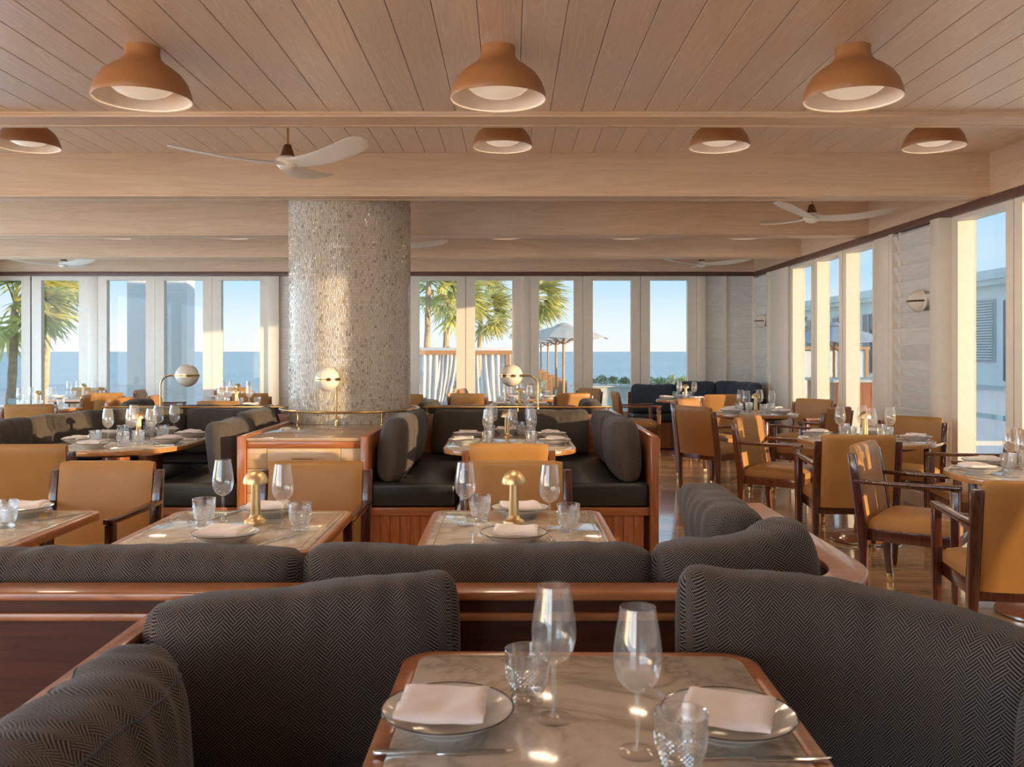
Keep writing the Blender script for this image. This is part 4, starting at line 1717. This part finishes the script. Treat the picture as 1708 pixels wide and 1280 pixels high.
ml_base = MB().lathe([(0, 0), (.040, 0), (.041, .003), (.041, .012), (.039, .016), (.030, .020), (.023, .027), (.0195, .036), (0, .036)], 36).mesh('lamp_base', 'brushed_brass', True)
ml_stem = MB()
nf = 24
for_ = []
for i in range(nf * 2):
    a = PI * i / nf
    for_.append((a, .0185 if i % 2 else .0168))
vs, fs = [], []
for z, k in ((.034, 1.06), (.08, .98), (.16, .86), (.168, .86)):
    vs += [(r * k * math.cos(a), r * k * math.sin(a), z) for a, r in for_]
m_ = len(for_)
for q in range(3):
    for i in range(m_):
        fs.append((q * m_ + i, q * m_ + (i + 1) % m_, (q + 1) * m_ + (i + 1) % m_, (q + 1) * m_ + i))
ml_stem = MB().add(vs, fs).mesh('lamp_stem', 'brushed_brass', True, angle=60)
dome = [(.0455 * math.sin(PI / 2 * k / 10), .158 + .045 * math.cos(PI / 2 * k / 10)) for k in range(11)]
ml_dome = MB().lathe(dome + [(.0455, .154), (.043, .154), (.043, .158), (0, .160)], 36).mesh('lamp_shade', 'brushed_brass', True, angle=50)


def wine(x, y, where, far=False, z=TZ, which=None):
    lb, gr = 'clear wine glass on the ' + where + (', ' + which if which else ''), 'wine glasses on the ' + where
    if far:
        tag(obj('wine_glass', wg_all, None, (x, y, z + .0012)), lb, 'wine glass', gr)
        return
    t = thing('wine_glass', lb, 'wine glass', (x, y, z + .0012), rnd.random() * 6, gr)
    obj('bowl', wg_bowl, t)
    obj('stem', wg_stem, t)
    obj('foot', wg_foot, t)


def tumb(x, y, where, z=TZ, which=None):
    tag(obj('cut_glass_tumbler', tum, None, (x, y, z + .0012), rnd.random() * 6), 'diamond-cut tumbler on the ' + where + (', ' + which if which else ''), 'tumbler', 'tumblers on the ' + where)


def plate(x, y, where, rz=0, nap=True, z=TZ, nrot=None, k=0, which=None):
    s_ = (', ' + which) if which else ''
    t = thing('plate', 'dark-rimmed white plate on the ' + where + s_, 'plate', (x, y, z), rz, 'plates on the ' + where)
    obj('plate_body', plate_m, t)
    obj('rim_line', rim_m, t)
    if nap:
        n = obj('folded_napkin', napk[k % 4], None, (x + .004 * ((k * 7) % 5 - 2), y, z), rz if nrot is None else nrot)
        tag(n, 'pale folded napkin on the ' + where + s_, 'napkin', 'napkins on the ' + where)


def fork(x, y, where, rz=0, z=TZ, which=None):
    tag(obj('fork', frk, None, (x, y, z), rz), 'steel fork on the ' + where + (', ' + which if which else ''), 'fork', 'forks on the ' + where)


def knife(x, y, where, rz=0, z=TZ, which=None):
    tag(obj('table_knife', knf, None, (x, y, z), rz), 'steel table knife on the ' + where + (', ' + which if which else ''), 'knife', 'knives on the ' + where)


def mlamp(x, y, where, z=TZ):
    t = thing('mushroom_lamp', 'brass mushroom table lamp on the ' + where, 'table lamp', (x, y, z), 0, 'brass mushroom lamps')
    obj('lamp_base', ml_base, t)
    obj('lamp_stem', ml_stem, t)
    obj('lamp_shade', ml_dome, t)


W = 'booth table for two'
plate(-.107, 1.553, W, 0, nrot=math.radians(-3), k=0, which='beside the upright cushion')
plate(.372, 1.530, W, 0, nrot=math.radians(-20), k=1, which='beside the curved cushion')
wine(.078, 1.585, W, which='by the upright cushion')
wine(.207, 1.452, W, which='by the curved cushion')
tumb(.033, 1.667, W, which='by the upright cushion')
tumb(.262, 1.375, W, which='by the curved cushion')
knife(-.105, 1.452, W, math.radians(-88), which='by the upright cushion')
knife(.40, 1.430, W, math.radians(-90), which='by the curved cushion')
W = 'square table before the pool-side booth'
mlamp(.016, 3.37, W)
wine(-.165, 3.35, W, which='column side')
wine(.146, 3.27, W, which='window side')
tumb(-.113, 3.45, W, which='column side')
tumb(.212, 3.25, W, which='window side')
plate(.042, 3.555, W, 0, k=1, which='armchair side', nrot=.12)
plate(.014, 3.06, W, 0, k=2, which='banquette side', nrot=-.05)
fork(-.128, 3.13, W, math.radians(2), which='banquette side')
knife(.152, 3.04, W, math.radians(6), which='banquette side')
knife(-.14, 3.58, W, math.radians(182), which='armchair side')
fork(.20, 3.56, W, math.radians(180), which='armchair side')
W = 'square table before the drawer cabinet'
mlamp(-.955, 3.38, W)
wine(-1.09, 3.42, W, which='away from the windows')
wine(-.83, 3.29, W, which='window side')
tumb(-1.145, 3.37, W, which='away from the windows')
tumb(-.762, 3.27, W, which='window side')
plate(-.955, 3.565, W, 0, k=3, which='armchair side', nrot=.05)
plate(-.965, 3.06, W, 0, k=0, which='banquette side', nrot=-.1)
fork(-1.11, 3.08, W, math.radians(-25), which='banquette side')
knife(-.80, 3.08, W, math.radians(-25), which='banquette side')
knife(-1.13, 3.55, W, math.radians(160), which='armchair side')
W = 'square table before the shaded booth'
tumb(-1.86, 3.32, W, which='window side')
plate(-1.93, 3.56, W, 0, k=2, nrot=.2)
fork(-1.76, 3.52, W, math.radians(150))
wine(-2.1, 3.42, W)
mlamp(-2.0, 3.32, W)
tumb(-2.2, 3.3, W, which='away from the windows')
W = 'oblong table in the pool-side booth'


def booth_set(cx, W, rows):
    for s, side in ((-1, 'far from windows'), (1, 'window side')):
        for q, yy in enumerate(rows):
            wh = side + (', armchair end' if q == 0 else ', sea end')
            plate(cx + s * .315, yy, W, s * PI / 2, k=q + s + 1, which=wh)
            wine(cx + s * .155, yy + .11, W, which=wh)
            tumb(cx + s * .15, yy - .10, W, which=wh)
            fork(cx + s * .31, yy + .165, W, s * PI / 2, which=wh)
            knife(cx + s * .31, yy - .16, W, s * PI / 2, which=wh)


mlamp(-.02, 6.76, W)
booth_set(0, W, (6.28, 6.78))
wine(-.13, 7.0, W, which='by the back cushions')
tumb(.09, 6.99, W, which='by the back cushions')
plate(-.02, 7.12, W, 0, k=3, which='by the back cushions')
wine(.02, 6.44, W, which='before the lamp')
W = 'oval table in the shaded booth'
bx = -2.73
mlamp(bx, 6.62, W)
booth_set(bx, W, (6.35, 6.80))
wine(bx + .02, 6.44, W, which='before the lamp')
wine(bx + .05, 6.86, W, which='by the back cushions')
tumb(bx - .05, 6.94, W, which='by the back cushions')
plate(bx, 7.11, W, 0, k=1, which='by the back cushions')
plate(bx - .07, 6.02, W, 0, k=2, which='by the armchair')
tumb(bx + .09, 6.14, W, which='by the armchair')


def round_set(cx, cy, r, W, angs, far=False):
    mlamp(cx, cy, W)
    for k, (a, wh) in enumerate(angs):
        a = math.radians(a)
        d = Vector((math.cos(a), math.sin(a)))
        n = Vector((-d.y, d.x))
        p = Vector((cx, cy)) + d * (r - .135)
        rad = min(.165, r - .285)
        plate(p.x, p.y, W, a - PI / 2, k=k, which=wh)
        q = Vector((cx, cy)) + d * rad + n * .060
        wine(q.x, q.y, W, far, which=wh)
        q = Vector((cx, cy)) + d * rad - n * .078
        tumb(q.x, q.y, W, which=wh)
        q = Vector((cx, cy)) + d * (r - .16) + n * .155
        fork(q.x, q.y, W, a + PI / 2, which=wh)
        q = Vector((cx, cy)) + d * (r - .16) - n * .150
        knife(q.x, q.y, W, a + PI / 2, which=wh)


round_set(2.64, 6.68, .48, 'round table by the louvres', ((-118, 'by the back-turned chair'), (148, 'by the glass-shadowed chair'), (55, 'against the louvres'), (-30, 'by the side-on chair')))
round_set(2.86, 4.78, .50, 'round table by the sunlit posts', ((180, 'by the dark-framed chair'), (118, 'louvre side'), (-70, 'by the dark-lit chair'), (60, 'by the window posts')))
round_set(2.60, 9.5, .44, 'round table midway to the corner', ((200, 'booth side'), (125, 'sea side'), (40, 'by the tan chair'), (-50, 'by the half-shaded chair')), True)
round_set(2.38, 12.15, .40, 'small corner banquette table', ((190, 'by the cream-lit chair'), (90, 'by the navy cushions'), (-70, 'by the tan chair')), True)
FS = ['far end-wall table', 'far palm-window table', 'far open-sea table', 'far table behind the shaded booth', 'far table behind the pool-side booth', 'far parasol-door table']
for (x, y), lb in zip(FT, FS):
    mlamp(x, y, lb)
    for s, sd in ((-1, 'end-wall side'), (1, 'louvre-wall side')):
        wine(x + s * .12, y + .10, lb, True, which=sd + ', sea end')
        wine(x + s * .17, y - .06, lb, True, which=sd + ', booth end')
        tumb(x + s * .08, y - .13, lb, which=sd + ', booth end')
        tumb(x + s * .23, y + .06, lb, which=sd + ', sea end')
        plate(x + s * .235, y - .24, lb, k=s + 1, which=sd)

# ================================================================== OUTDOORS
GZ = -.45
mb = MB().box(-26, 30, 13.9, 52, GZ - .1, GZ)
mb.box(XR + .5, 30, -12, 13.9, -.16, -.06)
mb.box(-26, XL - .4, -12, 13.9, -.16, -.06)
mb.box(XL - .4, XR + .5, -12, YF - .4, -.16, -.06)
o = structure('terrace', mb, 'paving', 'pale stone terrace outside the glass doors')
o = structure('sea', MB().add([(-6000, 60, -4), (6000, 60, -4), (6000, 9000, -4), (-6000, 9000, -4)], [(0, 1, 2, 3)]), 'sea', 'blue-grey open sea under a clear sky')
o = structure('pool', MB().box(2.9, 14, 23, 34.5, GZ, GZ + .02), 'pool_water', 'pale green swimming pool beyond the glass doors')
mb = MB().box(2.5, 14.4, 34.5, 35.3, GZ, .02).box(2.4, 14.5, 34.4, 35.4, .02, .07)
structure('pool_wall', mb, 'stone_wall', 'low stone wall edging the pool below the hedge')

# hedge plants, one by one
def bush(x, y, z, r, h, label, mat='hedge_leaf', n=230, seed=0, group='hedge plants along the pool wall'):
    rr = random.Random(seed)
    t = thing('hedge_plant', label, 'plant', (x, y, z), 0, group)
    vs, fs = [], []
    for k in range(n):
        a, q = rr.random() * 6.283, rr.random() ** .5
        p = Vector((math.cos(a) * q * r, math.sin(a) * q * r, rr.random() ** .8 * h * (1.05 - .5 * q)))
        d = Vector((rr.gauss(0, 1), rr.gauss(0, 1), rr.gauss(.6, .6))).normalized()
        e_ = d.cross(Vector((rr.gauss(0, 1), rr.gauss(0, 1), 1))).normalized()
        s = rr.uniform(.05, .10) * max(h, .9)
        o_ = len(vs)
        vs += [p - e_ * s * .4, p + d * s * .6, p + e_ * s * .4, p - d * s * .6]
        fs.append((o_, o_ + 1, o_ + 2, o_ + 3))
    part('foliage', MB().add(vs, fs), mat, t)
    st = MB()
    for k in range(5):
        st.tube([(0, 0, 0), (rr.gauss(0, r * .3), rr.gauss(0, r * .3), h * .7)], [.03 * h, .01 * h], 5)
    part('stems', st, 'palm_trunk', t)


for k in range(12):
    bush(3.1 + k * .46, 34.95, .12, .235, .30 + .12 * ((k * 5) % 3) / 2, 'green hedge plant on the low pool wall', seed=k)
bush(.27, 24, GZ, .75, 1.75, 'grey-green olive bush beside the cabana', 'leaf_dark', 420, 40, 'olive bushes')
bush(-2.1, 33, GZ, .8, 1.9, 'dark green bush behind the cabana roof', 'leaf_dark', 300, 41, 'olive bushes')
bush(21.5, 70, GZ, 2.3, 6.0, 'olive tree beside the white building', 'leaf_dark', 700, 42, 'olive bushes')

# ---------------- palms
def frond_mesh(seed):
    rr = random.Random(seed)
    vs, fs = [], []

    def blade(p, d, ln, wd, droop):
        o_ = len(vs)
        side = d.cross(Vector((0, 0, 1)))
        if side.length < .1:
            side = Vector((0, 1, 0))
        side.normalize()
        for k, (s, q) in enumerate(((0, .5), (.45, 1), (.8, .7), (1, .05))):
            c = p + d * ln * s + Vector((0, 0, -droop * s * s * ln))
            vs.extend([c - side * wd * q, c + side * wd * q])
        for k in range(3):
            fs.append((o_ + 2 * k, o_ + 2 * k + 1, o_ + 2 * k + 3, o_ + 2 * k + 2))
    n = 15
    for k in range(n):
        a = (k / (n - 1) - .5) * 2.5
        d = Vector((math.cos(a), math.sin(a), .12 * math.cos(a * 2))).normalized()
        blade(Vector((.62, 0, 0)), d, rr.uniform(.62, .85) * (1 - .15 * abs(a)), .030, rr.uniform(.15, .45))
    m = MB().add(vs, fs)
    m.tube([(0, 0, 0), (.3, 0, .03), (.64, 0, 0)], [.025, .016, .010], 5)
    return m


fr_m = [frond_mesh(k).mesh('frond', 'leaf') for k in range(3)]


def palm(x, y, top, label, sc=1.0, n=26, wind=(.75, 0, -.05), seed=0, lean=.15):
    rr = random.Random(seed)
    t = thing('palm_tree', label, 'palm tree', (x, y, GZ), 0, 'wind-blown palm trees')
    H = top - GZ
    pts = [(lean * math.sin(s * 1.4), 0, H * s) for s in [k / 10 for k in range(11)]]
    rad = [(.095 - .025 * k / 10) * sc * (1.08 if k % 2 else .96) for k in range(11)]
    part('trunk', MB().tube(pts, rad, 10), 'palm_trunk', t, True)
    head = Vector(pts[-1])
    for k in range(n):
        a = rr.random() * 2 * PI
        el = rr.uniform(-.9, 1.2)
        d = Vector((math.cos(a) * math.cos(el), math.sin(a) * math.cos(el), math.sin(el))) + Vector(wind) * rr.uniform(.6, 1.2)
        d.normalize()
        q = d.to_track_quat('X', 'Z')
        f = obj('frond', fr_m[k % 3], t, head + Vector((0, 0, .05)))
        f.rotation_euler = (q @ Matrix.Rotation(rr.uniform(-.6, .6), 3, 'X').to_quaternion()).to_euler()
        f.scale = (sc, sc, sc)


palm(-2.85, 30, 3.75, 'palm tree with leaning trunk behind the cabana', 1.25, 30, seed=1)
palm(-2.72, 37, 3.5, 'stout palm tree behind the cabana, fronds low', 1.45, 30, seed=2)
palm(-1.5, 41.5, 3.15, 'palm tree with all fronds streaming one way above the cabana roof', 1.3, 26, wind=(1.1, 0, 0), seed=3)
palm(-2.25, 47, 5.0, 'tall palm tree rising behind the streaming palm', 1.6, 28, seed=6)
palm(.35, 27, 2.95, 'palm tree beside the parasols', 1.05, 26, wind=(.9, 0, .1), seed=4)
palm(.05, 33, 2.35, 'small palm tree below the tall one by the parasols', .8, 22, wind=(1.0, 0, 0), seed=8)
palm(-10.6, 19, 2.35, 'palm tree by the far end wall with torn fronds', 1.05, 30, seed=5)
palm(-12.2, 23.5, 3.5, 'yellowing palm tree behind the torn one', 1.2, 26, seed=9)

# ---------------- cabana
t = thing('cabana', 'cabana with white curtains and a teak frame', 'cabana', (-1.05, 21, GZ))
H = 1.86
part('deck', MB().box(-1.15, 1.1, -.9, .9, 0, .06), 'teak_pole', t)
for x, y in ((-1.1, -.85), (1.0, -.85), (-1.1, .85), (1.0, .85)):
    part('post', MB().box(x - .035, x + .035, y - .035, y + .035, .06, H), 'teak_pole', t)
part('roof_beam', MB().box(-1.2, 1.12, -.89, -.81, H - .09, H), 'teak_pole', t)
part('roof_beam', MB().box(-1.2, 1.12, .81, .89, H - .09, H), 'teak_pole', t)
part('roof_beam', MB().box(.96, 1.04, -.81, .81, H - .09, H), 'teak_pole', t)
part('roof', MB().box(-1.22, 1.12, -.92, .92, H, H + .07), 'canvas_white', t, bevel=.02)


def curtain(x0, x1, xb0, xb1, y):
    m = MB()

    def f(u, v):
        top = x0 + (x1 - x0) * u
        mid = xb0 + (xb1 - xb0) * u
        x = top + (mid - top) * (v ** 1.5)
        return (x, y + .035 * math.sin(u * 26) + .02 * math.sin(u * 9 + v * 5), H - .09 - v * (H - .17))
    m.grid(f, 40, 12)
    vs = list(m.v)
    n = len(vs)
    fs = list(m.f)
    m.v = vs + [(a, b + .004, c) for a, b, c in vs]
    m.f = fs + [tuple(reversed([i + n for i in q])) for q in fs]
    part('curtain', m, 'canvas_white', t, True, angle=80)


curtain(-1.1, -.55, -1.1, -.62, -.84)
curtain(-.50, -.12, -.66, -.50, -.84)
curtain(.02, .35, .20, .42, -.84)
curtain(.40, .98, .62, .98, -.84)
curtain(.95, 1.2, 1.0, 1.28, .6)
curtain(-1.1, -.6, -1.1, -.9, .80)


def sun_lounger(x, y, z, rz, label, group, k=1.0):
    t = thing('sun_lounger', label, 'lounger', (x, y, z), rz, group)
    part('frame', MB().box(-.32, .32, -.95, .95, .22, .28), 'teak_pole', t, bevel=.01)
    for sx in (-1, 1):
        for sy in (-1, 1):
            part('leg', MB().box(sx * .28 - .03, sx * .28 + .03, sy * .8 - .03, sy * .8 + .03, 0, .22), 'teak_pole', t)
    part('mattress', MB().box(-.30, .30, -.93, .25, .28, .37), 'towel', t, bevel=.03)
    m = MB().obox((0, .55, .58), (.6, .75, .09), Matrix.Rotation(math.radians(48), 3, 'X'))
    part('raised_back', m, 'towel', t, bevel=.03)


sun_lounger(1.15, 22.5, GZ, math.radians(75), 'striped sun lounger beside the parasol poles', 'sun loungers on the terrace')
sun_lounger(1.35, 25.5, GZ, math.radians(75), 'second sun lounger along the row of parasols', 'sun loungers on the terrace')
sun_lounger(.45, 18.6, GZ, math.radians(20), 'sun lounger in front of the cabana curtains', 'sun loungers on the terrace')
sun_lounger(-9.4, 18.5, GZ, math.radians(80), 'sun lounger outside the blown palm window', 'sun loungers on the terrace')
sun_lounger(-5.0, 19, GZ, math.radians(80), 'sun lounger outside the open-sea door', 'sun loungers on the terrace')


# cabana armchairs
def deck_chair(x, y, rz, label):
    t = thing('deck_chair', label, 'chair', (x, y, GZ), rz, 'low deck chairs by the cabana')
    for s in (-1, 1):
        part('side_frame', MB().tube([(s * .3, .35, 0), (s * .3, .30, .45), (s * .3, -.25, .40), (s * .3, -.3, 0)], .025, 6), 'teak_pole', t)
    part('seat', MB().box(-.28, .28, -.28, .28, .3, .36), 'canvas_white', t, bevel=.02)
    part('back', MB().obox((0, .36, .65), (.56, .06, .7), Matrix.Rotation(math.radians(-22), 3, 'X')), 'teak_pole', t, bevel=.015)


deck_chair(-1.62, 18.2, math.radians(70), 'teak deck chair before the cabana, nearer the column')
deck_chair(-.75, 18.7, math.radians(70), 'teak deck chair before the cabana, nearer the parasols')


# ---------------- parasols
def parasol(x, y, label, cloth='canvas', R=1.5, H=2.72, n=8, zg=GZ, group='row of parasols by the pool'):
    t = thing('parasol', label, 'parasol', (x, y, zg), 0, group)
    part('pole', MB().tube([(0, 0, 0), (0, 0, H + .02)], .045, 8), 'teak_pole', t, True)
    vs, fs = [], []
    rings = ((.16, H), (.6 * R, H - .2), (R, H - .45))
    for k, (r, z) in enumerate(rings):
        for th in (0, -.012):
            for i in range(n * 2):
                a = PI * i / n
                rr_ = r * (1 if i % 2 == 0 else .955)
                vs.append((rr_ * math.cos(a), rr_ * math.sin(a), z + th - (0 if i % 2 == 0 else -.02 * k)))
    m = n * 2
    for k in range(2):
        for i in range(m):
            j = (i + 1) % m
            a, b = (2 * k) * m, (2 * k + 2) * m
            fs.append((a + i, a + j, b + j, b + i))
            fs.append((a + m + i, b + m + i, b + m + j, a + m + j))
    for i in range(m):
        j = (i + 1) % m
        fs.append((4 * m + i, 4 * m + j, 5 * m + j, 5 * m + i))
    c = part('canopy', MB().add(vs, fs), cloth, t)
    part('vent_cap', MB().lathe([(0, H + .09), (.12, H + .06), (.30, H - .01), (.30, H - .02), (0, H + .0)], 16), cloth, c)
    for i in range(n):
        a = 2 * PI * i / n
        rb = part('rib', MB().tube([(.05 * math.cos(a), .05 * math.sin(a), H - .02), (R * .99 * math.cos(a), R * .99 * math.sin(a), H - .465)], .018, 5), 'teak_pole', t)
        part('strut', MB().tube([(.05 * math.cos(a), .05 * math.sin(a), H - .62), (R * .5 * math.cos(a), R * .5 * math.sin(a), H - .24)], .016, 5), 'teak_pole', rb)
    part('base', MB().lathe([(0, 0), (.3, 0), (.3, .06), (.06, .08), (.06, .3), (0, .3)], 16), 'stone_wall', t)


for k, (x, y) in enumerate(((1.80, 30), (1.86, 36), (1.88, 44), (1.88, 54))):
    parasol(x, y, ['grey parasol with teak ribs, first of the row by the pool', 'second grey parasol of the row by the pool', 'third grey parasol of the row by the pool', 'last grey parasol of the row by the pool'][k])
for k in range(6):
    tag(obj('wooden_bollard', MB().box(-.17, .17, -.17, .17, 0, 1.05 - .09 * k).box(-.19, .19, -.19, .19, 1.05 - .09 * k, 1.09 - .09 * k).mesh('wooden_bollard', 'teak_pole', bevel=.01), None, (1.2 + k * .2, 41.5 - k * .85, GZ)), 'square timber post in the row beside the parasols', 'post', 'timber posts beside the parasols')

# ---------------- outdoor pillars
for x0, x1, lb in ((-6.82, -6.46, 'square white outdoor pillar nearer the blown palm fronds'), (-6.14, -5.74, 'square white outdoor pillar behind the globe lamp')):
    t = thing('pillar', lb, 'pillar', ((x0 + x1) / 2, 16.2, GZ), 0, 'white outdoor pillars')
    h_ = (x1 - x0) / 2
    part('shaft', MB().box(-h_, h_, -h_, h_, .12, 6.5), 'pillar_white', t, bevel=.01)
    part('plinth', MB().box(-h_ - .03, h_ + .03, -h_ - .03, h_ + .03, 0, .12), 'white_paint', t)

# ---------------- white building at the side
t = thing('white_building', 'long white building with louvred shutters and a low eave', 'building', (26, 62, GZ))
t.scale = (1.5, 1.57, 1.41)
part('wall', MB().box(0, 6, -14, 14, 0, 4.0), 'building_white', t)
part('roof', MB().box(-.5, 7, -14.5, 14.5, 4.0, 4.35), 'building_trim', t)
part('eave', MB().box(-.35, -.2, -14.5, 14.5, 3.8, 4.0), 'building_trim', t)
for k in range(7):
    y = -12 + k * 4
    f = part('shutter', MB().box(-.06, 0, y - .9, y + .9, .9, 3.3), 'canvas_white', t)
    s = MB()
    for q in range(22):
        s.obox((-.09, y, 1.0 + q * .103), (.05, 1.6, .05), Matrix.Rotation(.6, 3, 'Y'))
    part('louvres', s, 'building_trim', f)
    d = part('window', MB().box(-.05, 0, y + 1.1, y + 2.6, .2, 3.2), 'dark_glass', t)
    part('mullion', MB().box(-.09, -.05, y + 1.83, y + 1.9, .2, 3.2), 'canvas_white', d)
parasol(8.2, 22.7, 'blue-grey parasol over the outdoor bar', 'canvas_blue', 1.35, 2.35, group='bar parasols', zg=-.3)
t = thing('outdoor_bar', 'teak-fronted outdoor bar with a pale counter', 'bar counter', (8.6, 20.5, -.3))
for k in range(14):
    part('panel_board', MB().box(-1.3 + k * .19, -1.115 + k * .19, -.45, -.42, .05, 1.0), 'teak_up', t)
for k in range(10):
    part('panel_board', MB().box(-1.33, -1.3, -.44 + k * .19, -.255 + k * .19, .05, 1.0), 'teak_up', t)
part('carcass', MB().box(-1.3, 1.36, -.42, 1.46, 0, 1.0), 'teak_dark', t)
part('counter', MB().box(-1.42, 1.48, -.55, 1.55, 1.0, 1.06), 'stone_wall', t, bevel=.01)
structure('bar_plinth', MB().box(6.2, 12, 17, 24, -.62, -.3), 'paving', 'raised stone plinth under the outdoor bar')
t = thing('terrace_fence', 'tall teak and canvas screen beyond the side windows', 'screen', (9.8, 31.5, GZ))
for k in range(4):
    part('post', MB().box(-.06 + k * .9, .06 + k * .9, -.06, .06, 0, 2.0), 'teak_pole', t)
part('panel', MB().box(0, 2.7, -.02, .02, .3, 1.85), 'canvas_white', t)
part('top_rail', MB().box(-.1, 2.8, -.07, .07, 1.9, 2.0), 'teak_pole', t)
